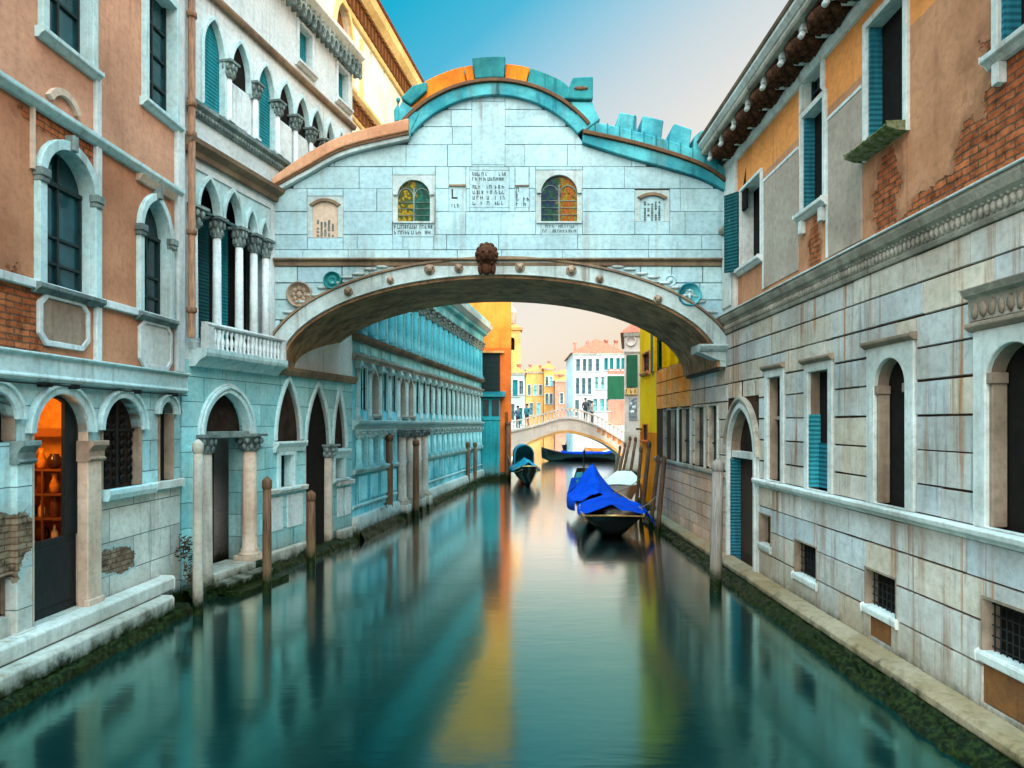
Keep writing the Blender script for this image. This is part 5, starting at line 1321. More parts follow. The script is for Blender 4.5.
# pilaster where the bridge meets the palace
MB().box(NB + .01, pu(738), -.10, .003, Z2 + .06, 7.35).box(NB + .06, pu(736), -.13, -.1005, Z2 + .2, 7.2).build('pilaster', M['right_trim'], rp, bevel=.012)
MB().mould(NB + .0, pu(739), [(-.02, 7.36), (.14, 7.36), (.2, 7.44), (.2, 7.5), (-.02, 7.52)]).build('pilaster_capital', M['right_carved'], rp, bevel=.01)
MB().box(NB + .01, pu(738), -.08, .003, 7.53, ZT - .02).build('pilaster', M['right_trim'], rp, bevel=.012)
MB().prism([(pu(739), 7.6), (pu(746), 7.6), (pu(746), 8.4)], -.006, .05).build('vent', M['dark_inside'], rp)
# eaves on scrolled brackets, dark coffers between
rm([(-.02, ZT - .16), (.06, ZT - .16), (.10, ZT - .06), (.10, ZT), (-.02, ZT)], 'right_trim', 'eaves_moulding', u0=NB - .3)
rm([(-.02, ZT + .20), (.58, ZT + .20), (.60, ZT + .24), (.60, ZT + .30), (-.02, ZT + .32)], 'right_carved', 'eaves', u0=NB - .6)
rm([(.3, ZT + .322), (.60, ZT + .322), (.66, ZT + .40), (.66, ZT + .46), (.3, ZT + .46)], 'right_trim', 'gutter', u0=NB - .6)
rm([(.3, ZT + .462), (.68, ZT + .462), (.70, ZT + .52), (.3, ZT + .54)], 'brown_moulding', 'gutter', u0=NB - .6)
br0 = co0 = None
for i in range(22):
    u_ = NB + .35 + .80 * i
    if br0 is None:
        b = MB().box(-.06, .06, -.5, .003, ZT + .10, ZT + .198).box(-.05, .05, -.26, .003, ZT + .02, ZT + .099)
        b.lathe([(.001, -.055), (.05, -.055), (.05, .055), (.001, .055)], 0, 0, 0, 10); 
        b.v[-40:] = [(z_, -.48 + x_ * .9, ZT + .04 + y_ * .9) for x_, y_, z_ in b.v[-40:]]
        br0 = b.build('bracket', M['right_trim'], rp, loc=(u_, 0, 0), bevel=.015)
        b = MB(); b.box(-.24, .24, -.5, -.06, ZT + .15, ZT + .197)
        for k in range(9):
            a = 2 * math.pi * k / 8; rr_ = .18 if k < 8 else 0; b.blob(rr_ * 1.25 * math.cos(a), -.27 + rr_ * math.sin(a), ZT + .07, .12, .12, .12, 7, 5, .25)
        co0 = b.build('coffer', M['coffer'], rp, loc=(u_ + .40, 0, 0))
    else:
        copy_at(br0, (u_, 0, 0)); copy_at(co0, (u_ + .40, 0, 0))
# roof, and an unseen higher wing added to shade the left bank
MB().add([(UBK - .1, -.3, ZT + .53), (RL, -.3, ZT + .53), (RL, 6, ZT + 2.6), (UBK - .1, 6, ZT + 2.6), (RL, 6, ZT + .4), (UBK - .1, 6, ZT + .4)],
         [(0, 1, 2, 3), (1, 4, 2), (0, 3, 5), (0, 5, 4, 1), (2, 4, 5, 3)]).build('roof', M['red_roof'], rp)
WG = 6.5
wg = MB().box(WG, RL, 6.2, 16, -1, 17.6).build('unseen_shade_wing', M['brown_plaster'], rp)
MB().add([(WG - .3, 5.9, 17.61), (RL, 5.9, 17.61), (RL, 16.3, 17.61), (WG - .3, 16.3, 17.61), (WG + 4, 11, 19.0), (RL - 4, 11, 19.0)],
         [(0, 1, 5, 4), (1, 2, 5), (2, 3, 4, 5), (3, 0, 4), (0, 3, 2, 1)]).build('roof', M['red_roof'], wg)  # roof of the unseen wing, added with it for shade

# ================================================================== YELLOW HOUSE beyond, right bank
YW = Wall(4.95, 27.1, 0, -1)
yw = YW.empty('yellow_house', label='bright yellow house with green shutters and an orange foot beyond the bridge', cat='house')
pu = YW.u; YL = 27.1 - 18.6
def yk(*a): q = YW.win(*a); return (q[0], q[1], q[2], q[3], 0)
yws = [yk(643, 650, 353, 353, 372), yk(654.5, 660, 333, 333, 368), yk(663.5, 667, 331, 331, 366), yk(671, 675, 331, 331, 362), yk(679.5, 683, 331, 331, 360)]
yws = [yws[0]] + [(q[0], q[1], 5.05, 6.7, 0) for q in yws[1:]]
ylow = [yk(643.5, 648, 425, 425, 440)]
MB().prism([(0, -1), (YL, -1), (YL, 10.2), (0, 10.2)], 0, .3, [outline(q, .03) for q in yws + ylow]).build('wall', M['yellow'], yw)
MB().box(0, 4.05, .31, 8, -1, 10.2).box(4.06, YL, .31, 8, ZL - .3, 10.2).build('body', M['yellow'], yw)
for i, q in enumerate(yws): window(yw, q, .05, .04, .15, 'brick_dark' if i == 0 else 'dark_inside', 'yellow' if i else 'orange_roof', (1, 2) if i == 0 else None, sill=i == 0, shutter=(1, 'shutter_green', 12) if i == 1 else None)
window(yw, ylow[0], .05, .04, .12, 'brick_dark', 'terracotta', (1, 1))
for i in (1, 2): MB().box(yws[i][0] - yws[i][1] - .45, yws[i][0] - yws[i][1] - .04, -.05, -.003, 5.0, 6.75).build('shutter', M['shutter_green'], yw)
MB().box(.25, .55, -.2, .003, YW.z(640, 430), YW.z(640, 428)).build('shelf', M['brick_dark'], yw)
MB().add([(-.3, -.4, 10.21), (YL + .1, -.4, 10.21), (YL + .1, 8.2, 10.21), (-.3, 8.2, 10.21), (2, 4, 11.6), (YL - 2, 4, 11.6)],
         [(0, 1, 5, 4), (1, 2, 5), (2, 3, 4, 5), (3, 0, 4), (0, 3, 2, 1)]).build('roof', M['red_roof'], yw)
MB().mould(0, 4, [(-.02, -.5), (.16, -.5), (.18, .2), (.12, .34), (-.02, .36)]).build('foundation', M['base_algae'], yw)

# ================================================================== FAR BUILDINGS
def house(name, label, x0, x1, y0, y1, z1, mat, roofm, wins=(), roof_h=1.2, cat='house', over=.25, hip=True, z0=-1):
    """box house facing the viewer (front at y0); wins = (face, centre, half width, sill, head, kind)"""
    h = empty(name, ((x0 + x1) / 2, y0, 0), label=label, cat=cat); hx = (x1 - x0) / 2; d = y1 - y0
    fr_ = [w_ for w_ in wins if w_[0] == 'f']; sd = [w_ for w_ in wins if w_[0] == 's']
    MB().prism([(-hx, z0), (hx, z0), (hx, z1), (-hx, z1)], 0, .3, [outline((w_[1], w_[2], w_[3], w_[4], 0), .01) for w_ in fr_]).box(-hx, hx, .301, d, z0, z1).build('wall', M[mat], h)
    MB().mould(-hx - .05, hx + .05, [(-.02, z1 - .2), (.1, z1 - .2), (.2, z1 - .05), (.2, z1), (-.02, z1)]).build('cornice', M['right_trim' if mat != 'terracotta' else 'terracotta'], h)
    a = over; v = [(-hx - a, -a, z1 + .003), (hx + a, -a, z1 + .003), (hx + a, d + a, z1 + .003), (-hx - a, d + a, z1 + .003)]
    k = min(hx, d / 2) * .8
    if hx > d / 2: v += [(-hx + k, d / 2, z1 + roof_h), (hx - k, d / 2, z1 + roof_h)]; f = [(0, 1, 5, 4), (1, 2, 5), (2, 3, 4, 5), (3, 0, 4), (0, 3, 2, 1)]
    else: v += [(0, k, z1 + roof_h), (0, d - k, z1 + roof_h)]; f = [(0, 1, 4), (1, 2, 5, 4), (2, 3, 5), (3, 0, 4, 5), (0, 3, 2, 1)]
    MB().add(v, f).build('roof', M[roofm], h)
    for w_ in fr_:
        q = (w_[1], w_[2], w_[3], w_[4], 0); kind = w_[5]
        o = window(h, q, .07, .05, .16, {'t': 'glass_light', 'd': 'glass_far', 's': 'shutter_teal', 'g': 'shutter_green'}[kind], 'far_white', (1, 1) if kind in 'td' else None, sill=True)
        if kind == 's' and mat == 'terracotta':
            for s in (-1, 1): MB().box(w_[1] + s * (w_[2] + .09) - .10 + s * .12, w_[1] + s * (w_[2] + .09) + .10 + s * .12, -.07, -.055, w_[3], w_[4]).build('shutter', M['shutter_dark'], o)
    return h
def wx(px, y): return (px - CX) * y / F
def wz(py, y): return H + (CY - py) * y / F

# terracotta house at the end of the library, with the turquoise annex at its foot
th = house('terracotta_house', 'tall terracotta orange house with a big dark shutter beyond the turquoise hall', -4.6, wx(511, 40.4), 40.4, 49, 16.2, 'terracotta', 'red_roof', [], 1.5)
x0, x1 = wx(482, 40.4), wx(500, 40.4); cxh = (-4.6 + wx(511, 40.4)) / 2
MB().box(x0 - cxh, x1 - cxh, -.10, .003, wz(393, 40.3), wz(353, 40.3)).build('shutter', shutter_mat('shutter_black', (.006, .022, .022)), th)
MB().mould(x0 - cxh - .1, x1 - cxh + .25, [(0, wz(353, 40.3)), (.2, wz(353, 40.3)), (.2, wz(351, 40.3)), (0, wz(351, 40.3))]).build('shutter_hood', M['far_cream'], th)
MB().box(wx(505, 40) - cxh, wx(508, 40) - cxh, -.03, .003, wz(430, 40), wz(412, 40)).build('window', M['brick_dark'], th)
MB().mould(-cxh - 4.6, wx(511, 40.4) - cxh, [(0, -.5), (.2, -.5), (.2, .3), (0, .45)]).build('foundation', M['base_algae'], th)
ax0, ax1 = wx(480.5, 40), wx(500, 40)
an = empty('canal_shed', ((ax0 + ax1) / 2, 39.75, 0), label='low turquoise lean-to under the dark shutter of the terracotta house', cat='shed')
hx = (ax1 - ax0) / 2
MB().box(-hx, hx, 0, .6, -1, wz(398, 39.8)).build('wall', M['annex'], an)
MB().add([(-hx - .05, -.3, wz(397, 39.8)), (hx + .3, -.3, wz(397, 39.8)), (hx + .3, .62, wz(391, 40)), (-hx - .05, .62, wz(391, 40)), (hx + .3, .62, wz(397, 39.8)), (-hx - .05, .62, wz(397, 39.8))],
         [(0, 1, 2, 3), (0, 5, 4, 1), (1, 4, 2), (0, 3, 5), (2, 4, 5, 3)]).build('roof', M['copper_dark'], an)
for (a, b_) in ((483, 489), (492, 499)): MB().box(wx(a, 40) - (ax0 + ax1) / 2, wx(b_, 40) - (ax0 + ax1) / 2, -.03, .002, wz(416, 40), wz(400, 40)).build('window', M['glass'], an)
MB().mould(-hx, hx, [(0, wz(420, 40)), (.06, wz(420, 40)), (.06, wz(418, 40)), (0, wz(418, 40))]).build('string_course', M['annex'], an)
for k in range(5):
    x = -hx + 2 * hx * (k + .5) / 5; MB().box(x - .03, x + .03, -.04, .002, .5, wz(421, 40)).build('batten', M['annex'], an)
# bell tower
ct = empty('bell_tower', (wx(511.5, 78), 78, 0), label='small cream bell tower with an orange cap and lantern behind the terracotta house', cat='tower')
hw = 9 * 78 / F
MB().prism([(-hw, -1), (hw, -1), (hw, wz(330, 78)), (-hw, wz(330, 78))], 0, 2, [outline((.05, .30, wz(350, 78), wz(340, 78), .3), 0)]).build('wall', M['far_cream'], ct)
MB().box(-.5, .7, .4, .6, wz(352, 78), wz(333, 78)).build('bell_opening', M['dark_inside'], ct)
MB().box(-hw - .2, hw + .2, -.2, 2.2, wz(330, 78), wz(328, 78)).build('cornice', M['far_cream'], ct)
MB().add([(-hw - .25, -.25, wz(328, 78) + .002), (hw + .25, -.25, wz(328, 78) + .002), (hw + .25, 2.25, wz(328, 78) + .002), (-hw - .25, 2.25, wz(328, 78) + .002), (0, 1, wz(321, 78))], [(0, 1, 4), (1, 2, 4), (2, 3, 4), (3, 0, 4), (0, 3, 2, 1)]).build('roof', M['orange_roof'], ct)
MB().lathe([(.5, 0), (.5, 1.1), (.62, 1.2), (.55, 1.5), (.3, 1.8), (.05, 2.0), (.03, 2.5)], 0, 1, wz(322.5, 78), 12).build('lantern', M['far_grey'], ct)
# pale blue house left of the far bridge
y = 66
house('pale_blue_house', 'narrow pale blue house at the left end of the far footbridge', wx(507.5, y), wx(524.5, y), y, y + 9, wz(373, y), 'far_blue', 'orange_roof',
      [('f', -.05, .28, wz(396, y), wz(380, y), 's'), ('f', .45, .22, wz(394, y), wz(381, y), 'd'), ('f', -.35, .2, wz(420, y), wz(404, y), 'd'), ('f', .4, .22, wz(424, y), wz(408, y), 's')], .7)
# cream and pink houses in the sun further back
y = 104
house('cream_house', 'sunlit cream house with an orange roof at the far end of the canal', wx(526, y), wx(543, y), y, y + 10, wz(372, y), 'far_cream', 'orange_roof',
      [('f', -.8, .22, wz(395, y), wz(385, y), 'd'), ('f', .1, .22, wz(395, y), wz(385, y), 't'), ('f', .9, .2, wz(395, y), wz(385, y), 'd'), ('f', -.5, .25, wz(415, y), wz(403, y), 'd'), ('f', .6, .25, wz(415, y), wz(403, y), 't')], 1.0)
house('cream_house', 'taller golden house beside the cream one at the canal end', wx(543.5, y), wx(553.5, y), y - 1, y + 8, wz(369, y), 'far_cream', 'orange_roof',
      [('f', -.3, .2, wz(386, y), wz(377, y), 'd'), ('f', .35, .2, wz(386, y), wz(377, y), 't'), ('f', -.3, .2, wz(404, y), wz(394, y), 'd'), ('f', .35, .2, wz(404, y), wz(394, y), 'd')], .9)
house('pink_house', 'low dusky pink house between the golden houses and the white corner house', wx(554, y), wx(580, y), y - 3, y + 6, wz(382, y), 'far_pink', 'orange_roof',
      [('f', -1.0, .22, wz(404, y), wz(394, y), 'd'), ('f', .0, .22, wz(404, y), wz(394, y), 'd')], .9)
house('back_house', 'ochre house with a broad roof showing above the pink house', wx(551, 120), wx(578, 120), 118, 128, wz(375, 120), 'far_cream', 'orange_roof', [], 1.0)
house('back_house', 'ochre roof ridge furthest back, above the cream house', wx(526, 126), wx(552, 126), 126, 134, wz(370, 126), 'far_pink', 'orange_roof', [], 1.2)
# white corner house
y = 70
ws = []
for (pxs, pt, pb, kk) in (((578, 584.5, 590, 597.5), 359, 371, 'd'), ((577.5, 583.5, 589.5), 378, 394, 'd'), ((596.5, 602.5), 377, 389, 't'), ((606, 611.5, 618, 623), 358, 370, 's'), ((595, 602, 608), 399, 411, 't'), ((577, 589), 400, 416, 'd')):
    for q in pxs: ws.append(('f', wx(q, y) - wx(598.5, y), .19, wz(pb, y), wz(pt, y), kk))
wh = house('white_corner_house', 'large white three-storey corner house with a red roof behind the far footbridge', wx(573, y), wx(624, y), y, y + 9, wz(353, y), 'far_white', 'red_roof', ws, 1.7)
for q in (577, 590): MB().box(wx(q, y) - wx(598.5, y) - .12, wx(q, y) - wx(598.5, y) + .12, 2, 2.3, wz(353, y), wz(340 if q < 580 else 338, y)).lathe([(.13, 0), (.18, .05), (.18, .2), (.1, .25)], wx(q, y) - wx(598.5, y), 2.15, wz(342, y), 10).build('chimney', M['far_pink'], wh)
cx0 = wx(598.5, y)
MB().box(wx(607.5, y) - cx0, wx(624, y) - cx0, -.12, .003, wz(399, y), wz(376, y)).build('shutter', M['shutter_green'], wh)
MB().box(wx(607.5, y) - cx0, wx(624, y) - cx0, -.05, .003, wz(374, y), wz(369, y)).build('pink_band', M['far_pink'], wh)
MB().box(wx(608, y) - cx0, wx(624, y) - cx0, -.06, .003, wz(425, y), wz(400, y)).build('brick_base', M['far_pink'], wh)
for k in range(9): x = wx(573, y) - cx0 + .28 * k; 
MB().mould(wx(573, y) - cx0, wx(607, y) - cx0, [(0, wz(376, y)), (.06, wz(376, y)), (.06, wz(374.5, y)), (0, wz(374.5, y))]).build('string_course', M['right_trim'], wh)
# grey house next to the yellow one
y = 43
gh = house('grey_house', 'narrow grey house with a tall green shutter and gilt sign left of the yellow house', wx(624.5, y), wx(645, y), y, y + 9, wz(333, y), 'far_grey', 'red_roof', [], .8)
gh.rotation_euler = (0, 0, -R(9.5))
cx0 = (wx(624.5, y) + wx(645, y)) / 2
MB().box(wx(626.5, y) - cx0, wx(637.5, y) - cx0, -.1, .003, wz(387, y), wz(355, y)).build('shutter', M['shutter_green'], gh)
o = MB().box(wx(625, y) - cx0, wx(637, y) - cx0, -.1, .003, wz(394.5, y), wz(388.5, y)).build('shop_sign', plain('sign_gilt', (.62, .42, .16), .5), gh)
b = MB(); glyphs(b, wx(626, y) - cx0, wx(636.5, y) - cx0, wz(394, y), wz(389, y), 1, -.1, rg, .2); b.build('lettering', M['brick_dark'], o)
o = MB().box(wx(629, y) - cx0, wx(637, y) - cx0, -.05, .003, wz(420, y), wz(398, y)).build('poster', plain('poster', (.30, .34, .38), .6, c2=(.12, .14, .17), scale=5), gh)
b = MB()
for (dx_, dz_, r_) in ((-.12, .3, .1), (.06, .1, .12), (-.05, -.2, .14)): b.lathe([(r_, 0), (r_, -.01), (.001, -.012)], (wx(633, y) - cx0) + dx_, -.05, wz(409, y) + dz_, 10, 'y')
b.build('poster_figure', M['far_white'], o)
o = MB().lathe([(.34, 0), (.34, -.06), (.25, -.06), (.25, -.03), (.001, -.03)], wx(631, y) - cx0, 0, wz(341, y), 18, 'y').build('medallion', M['far_grey'], gh)
MB().mould(wx(624.5, y) - cx0 - .1, wx(645, y) - cx0, [(0, wz(352.5, y)), (.08, wz(352.5, y)), (.1, wz(351, y)), (0, wz(351, y))]).build('string_course', M['far_grey'], gh)
# roofs and walls further along the right bank, hidden behind the yellow house
house('bank_house', 'ochre house hidden mostly behind the yellow house on the right bank', 9.2, 15, 29, 42, 10.5, 'far_cream', 'red_roof', [], 1.2)

# ================================================================== FAR FOOTBRIDGE
FB = empty('footbridge', (wx(564, 54), 54, 0), label='small white arched footbridge with a balustrade crossing the far end of the canal', cat='bridge')
fx = lambda px: wx(px, 54) - wx(564, 54)
fz = lambda py: wz(py, 54)
topc = smooth([(fx(503), fz(432)), (fx(535), fz(425)), (fx(566), fz(417)), (fx(595), fz(424)), (fx(625), fz(441))], 6)
lowc = smooth([(fx(510), fz(458)), (fx(525), fz(447)), (fx(545), fz(438)), (fx(566), fz(433)), (fx(590), fz(438)), (fx(608), fz(446)), (fx(622), fz(457))], 6)
body = [(fx(503), -.5)] + topc + [(fx(625), -.5), (fx(622), -.5)] + list(reversed(lowc)) + [(fx(510), -.5)]
MB().prism(body, 0, 3.4).build('arch_wall', M['far_bridge'], FB)
MB().strip(lowc, off(lowc, .22), -.06, .003).build('archivolt', M['far_cream'], FB)
MB().strip(off(topc, -.14), off(topc, .02), -.1, .02).build('cornice', M['far_bridge'], FB)
rail_b, rail_t = off(topc, .60), off(topc, .72)
for yy in (0.0, 3.2): MB().strip(rail_b, rail_t, yy - .02, yy + .2).build('handrail', M['far_bridge'], FB)
p0 = None
for k in range(30):
    x = fx(506) + (fx(622) - fx(506)) * k / 29; z = interp(topc, x)
    if p0 is None: p0 = MB().lathe([(.07, 0), (.045, .06), (.08, .2), (.04, .42), (.07, .64)], 0, .08, 0, 8).build('baluster', M['far_bridge'], FB, loc=(x, 0, z))
    else: copy_at(p0, (x, 0, z))
# brick panels of the right abutment (openwork stair)
for k in range(6): x = fx(597) + .4 * k; z = interp(topc, x); MB().box(x, x + .26, -.03, .003, z - .55, z - .22).build('stair_panel', M['orange_roof'], FB)

# people on the footbridge
def person(px, py, y, shirt, trousers, label, turn=0, armout=0):
    x = wx(px, y); z = interp(topc, x - wx(564, 54)) + .02
    V = {'pel': (0, 0, .95), 'ch': (0, 0, 1.28), 'nk': (0, 0, 1.47), 'hd': (0, -.02, 1.60), 'ht': (0, -.01, 1.72)}
    E = [('pel', 'ch'), ('ch', 'nk'), ('nk', 'hd'), ('hd', 'ht')]; RR = {'pel': .15, 'ch': .17, 'nk': .065, 'hd': .10, 'ht': .07}
    for s, n_ in ((-1, 'l'), (1, 'r')):
        V |= {'hip' + n_: (s * .09, 0, .88), 'kn' + n_: (s * .10, -.03, .48), 'an' + n_: (s * .11, .02, .08), 'to' + n_: (s * .12, -.14, .04), 'sh' + n_: (s * .19, 0, 1.38), 'el' + n_: (s * .25, .03, 1.10), 'wr' + n_: (s * (.22 + armout), -.12, .92), 'ha' + n_: (s * (.21 + armout), -.17, .86)}
        E += [('pel', 'hip' + n_), ('hip' + n_, 'kn' + n_), ('kn' + n_, 'an' + n_), ('an' + n_, 'to' + n_), ('ch', 'sh' + n_), ('sh' + n_, 'el' + n_), ('el' + n_, 'wr' + n_), ('wr' + n_, 'ha' + n_)]
        RR |= {'hip' + n_: .10, 'kn' + n_: .065, 'an' + n_: .045, 'to' + n_: .04, 'sh' + n_: .075, 'el' + n_: .05, 'wr' + n_: .035, 'ha' + n_: .04}
    ks = list(V); me = bpy.data.meshes.new('person'); me.from_pydata([V[k] for k in ks], [(ks.index(a), ks.index(b_)) for a, b_ in E], [])
    o = bpy.data.objects.new('person', me); COL.objects.link(o)
    md = o.modifiers.new('skin', 'SKIN'); o.modifiers.new('sub', 'SUBSURF').render_levels = 2
    for i, k in enumerate(ks): me.skin_vertices[0].data[i].radius = (RR[k], RR[k]); me.skin_vertices[0].data[i].use_root = k == 'pel'
    mm, t_, p_ = base_mat('person_' + shirt[1]); oz_ = t_.sep(t_.new('ShaderNodeTexCoord').outputs['Object'])[2]
    t_.put(p_.inputs['Base Color'], t_.mix(t_.math('GREATER_THAN', oz_, 1.46), t_.mix(t_.math('GREATER_THAN', oz_, .93), trousers, shirt[0]), (.42, .24, .17)))
    me.materials.append(mm); o.location = (x, y, z); o.rotation_euler = (0, 0, R(turn))
    tagset(o, label, 'person', 'people on the footbridge')
    MB().blob(0, .015, 1.69, .115, .125, .10, 12, 8).build('hair', plain('hair_' + shirt[1], (.03, .02, .015), .7), o)
person(518, 0, 54.9, ((.04, .10, .16), 'a'), (.02, .03, .05), 'person in a dark blue jacket at the left end of the footbridge', 20)
person(527, 0, 54.6, ((.02, .16, .20), 'b'), (.03, .04, .06), 'person in a teal top beside the pale blue house', -35)
person(585.5, 0, 54.7, ((.03, .03, .04), 'c'), (.02, .02, .03), 'person in black standing just right of the footbridge crown', 10)
person(592, 0, 55.4, ((.25, .20, .18), 'd'), (.03, .03, .05), 'person in a grey brown top further down the right half of the footbridge', 60)

# ================================================================== BOATS
def hull(L, W_, hb, hbow, hstern, n=16, flat=.55, blunt=.10):
    """y from stern (0) to bow (L); returns MB and sheer function"""
    b = MB(); secs = []; m_ = 9
    def width(t_): return W_ / 2 * (math.sin(math.pi * min(1, max(0, blunt + (.94 - blunt) * t_))) ** .62)
    def sheer(t_): return hb + (hbow - hb) * max(0, (t_ - .5) / .5) ** 2.2 + (hstern - hb) * max(0, (.35 - t_) / .35) ** 2
    v = []
    for i in range(n + 1):
        t_ = i / n; w_ = max(.03, width(t_)); s_ = sheer(t_); k = -.12 + .75 * (s_) * max(0, (t_ - .82) / .18) ** 1.5 + .4 * max(0, (.1 - t_) / .1)
        for j in range(m_):
            a = -1 + 2 * j / (m_ - 1); fa = abs(a)
            v.append((w_ * (1 if fa > .99 else fa ** .8 * .93) * (1 if a > 0 else -1) * (flat + (1 - flat) * min(1, fa * 1.2)), L * t_, k + (s_ - k) * fa ** 1.7))
    f = []
    for i in range(n):
        for j in range(m_ - 1): a = i * m_ + j; f.append((a, a + m_, a + m_ + 1, a + 1))
    f.append(tuple(range(m_))); f.append(tuple(range(n * m_ + m_ - 1, n * m_ - 1, -1)))
    b.add(v, f, True)
    return b, width, sheer, L, n
def deck(wf, sf, L, t0, t1, dz=-.06, n=12, sc=.95):
    b = MB(); v = []
    for i in range(n + 1):
        t_ = t0 + (t1 - t0) * i / n; w_ = wf(t_) * sc; v += [(-w_, L * t_, sf(t_) + dz), (0, L * t_, sf(t_) + dz + .03), (w_, L * t_, sf(t_) + dz)]
    return b.add(v, [(3 * i + k, 3 * i + k + 1, 3 * i + k + 4, 3 * i + k + 3) for i in range(n) for k in (0, 1)], True)
def gunwale(wf, sf, L, s, r=.022, dz=.0, n=24, e=.0, t0=0, t1=1): 
    return MB().tube([(s * (max(.03, wf(t0 + (t1 - t0) * i / n)) + e), L * (t0 + (t1 - t0) * i / n), sf(t0 + (t1 - t0) * i / n) + dz) for i in range(n + 1)], r, 6)
def cover(wf, sf, L, t0, t1, ridge, nu=40, nv=26, over=.06, drop=.22, sag=.05, seed=0, conc=0):
    """cloth stretched over a ridge, hanging over both gunwales; solid sheet"""
    rg_ = random.Random(seed); ph = [rg_.uniform(0, 6) for _ in range(6)]; v = []
    for i in range(nu + 1):
        t_ = t0 + (t1 - t0) * i / nu; w_ = wf(t_) + over; s_ = sf(t_); h = ridge((t_ - t0) / (t1 - t0))
        for j in range(nv + 1):
            a = -1 + 2 * j / nv; fa = abs(a)
            if fa > .85: x = a / fa * w_ * 1.02; z = s_ + .03 - drop * (fa - .85) / .15
            else:
                x = a / .85 * w_; q = fa / .85; z = s_ + .03 + h * ((1 - q ** 1.25) if not conc else (1 - max(0, math.sqrt(q * q + .02) - .12)) ** conc) - sag * math.sin(math.pi * q)
                z += .030 * math.sin(21 * t_ + ph[0] + 5 * a) + .02 * math.sin(47 * t_ + ph[1] + 9 * a) + .016 * math.sin(31 * t_ - 14 * a + ph[2])
            v.append((x, L * t_, z))
    m_ = nv + 1
    b = MB().add(v, [(i * m_ + j, i * m_ + j + 1, (i + 1) * m_ + j + 1, (i + 1) * m_ + j) for i in range(nu) for j in range(nv)], True)
    return b
def cloth(b, name, mat, parent):
    o = b.build(name, mat, parent); md = o.modifiers.new('solid', 'SOLIDIFY'); md.thickness = .012; return o
def gondola(name, x, y, rz, L, W_, label, covers, hb=.62, hbow=1.35, hstern=1.05, ferro=True, gold=True, cat='gondola', mat='hull_black', blunt=.10, conc=0):
    g_ = empty(name, (x, y, 0), rz, label=label, cat=cat)
    b, wf, sf, L, n = hull(L, W_, hb, hbow, hstern, blunt=blunt); b.build('hull', M[mat], g_)
    deck(wf, sf, L, .03, .97).build('deck', M['hull_black' if mat == 'hull_black' else 'shelf_wood'], g_)
    if gold:
        for s in (-1, 1):
            gunwale(wf, sf, L, s, .03, .01).build('gold_rail', M['gold'], g_)
            gunwale(lambda t_: wf(t_) * .97, lambda t_: sf(t_) - .14, L, s, .018, 0).build('gold_trim', M['gold'], g_)
        b = MB().tube([(-wf(0) - .01, .0, sf(0)), (0, -.03, sf(0) + .02), (wf(0) + .01, .0, sf(0))], .025, 6); b.build('stern_rail', M['gold'], g_)
    if ferro:
        b = MB().strip([(L - .05, hbow - .15), (L + .10, hbow + .15), (L + .02, hbow + .45), (L - .06, hbow + .7)], [(L + .05, hbow - .2), (L + .30, hbow + .1), (L + .22, hbow + .5), (L + .16, hbow + .72)], -.03, .03)
        for k in range(5): b.box(L + .2, L + .36, -.025, .025, hbow - .05 + .13 * k, hbow + .0 + .13 * k)
        b.v = [(y_, x_, z_) for x_, y_, z_ in b.v]
        b.build('prow_iron', M['black_iron'], g_)
    for (t0, t1, rf_, mt, seed, dr) in covers: cloth(cover(wf, sf, L, t0, t1, rf_, drop=dr, seed=seed, conc=conc), 'cover', M[mt], g_)
    return g_, wf, sf
gA, wf, sf = gondola('gondola', wx(610.5, 20.0) , 19.3, R(-5), 6.2, 1.85, 'black gondola with gilt rail and flat blue cover moored nearest by the right bank',
    [(.09, .50, lambda q: .22 + .16 * q, 'blue_cloth', 1, .10)], hb=.62, hbow=.80, hstern=.66, ferro=False, blunt=.30)
b = MB(); nn = 10; v = []
for i in range(nn + 1):
    for j in range(5):
        t_ = .14 + .16 * i / nn; q = j / 4; v.append((wf(t_) + .02 + .30 * q + .02 * math.sin(i * 1.3), 6.2 * t_, sf(t_) + .12 - .42 * q + .03 * math.sin(i * .9 + j)))
cloth(b.add(v, [(i * 5 + j, i * 5 + j + 1, (i + 1) * 5 + j + 1, (i + 1) * 5 + j) for i in range(nn) for j in range(4)], True), 'cover_flap', M['blue_cloth'], gA)
gondola('gondola', wx(596, 23.2), 22.3, R(-1), 5.6, 1.65, 'dark gondola under a high pointed blue cover with its prow iron up',
    [(.03, .42, lambda q: .25 + .95 * max(0, q) ** 1.7, 'blue_cloth', 3, .34), (.421, .9, lambda q: 1.2 * max(0, 1 - q) ** 1.5, 'blue_dark', 4, .25)], hb=.62, hbow=1.45, hstern=.74, gold=False, blunt=.26, conc=1.35)
gm = empty('motorboat', (wx(613, 27), 25.6, 0), R(-12), label='small cream motorboat with a rounded bow tied up behind the blue gondola covers', cat='boat')
b, wf, sf, L_, n = hull(4.2, 1.5, .9, 1.2, .95, flat=.8); b.build('hull', M['cream'], gm)
deck(wf, sf, 4.2, .02, .98, dz=.02, sc=1.0).build('deck', M['cream'], gm)
for s in (-1, 1): gunwale(wf, sf, 4.2, s, .03).build('rubbing_strake', M['far_grey'], gm)
gL, wf, sf = gondola('gondola', wx(529, 36), 35.4, R(3), 7.5, 1.5, 'black gondola with a teal cover moored at the left bank below the far footbridge',
    [(.16, .62, lambda q: .30 + .25 * math.sin(math.pi * q), 'teal_cloth', 5, .18)], hb=.75, hbow=1.3, hstern=1.05, ferro=False)
b = MB(); ap = arch_pts(0, .5, 1.5, .5, 0, 8)
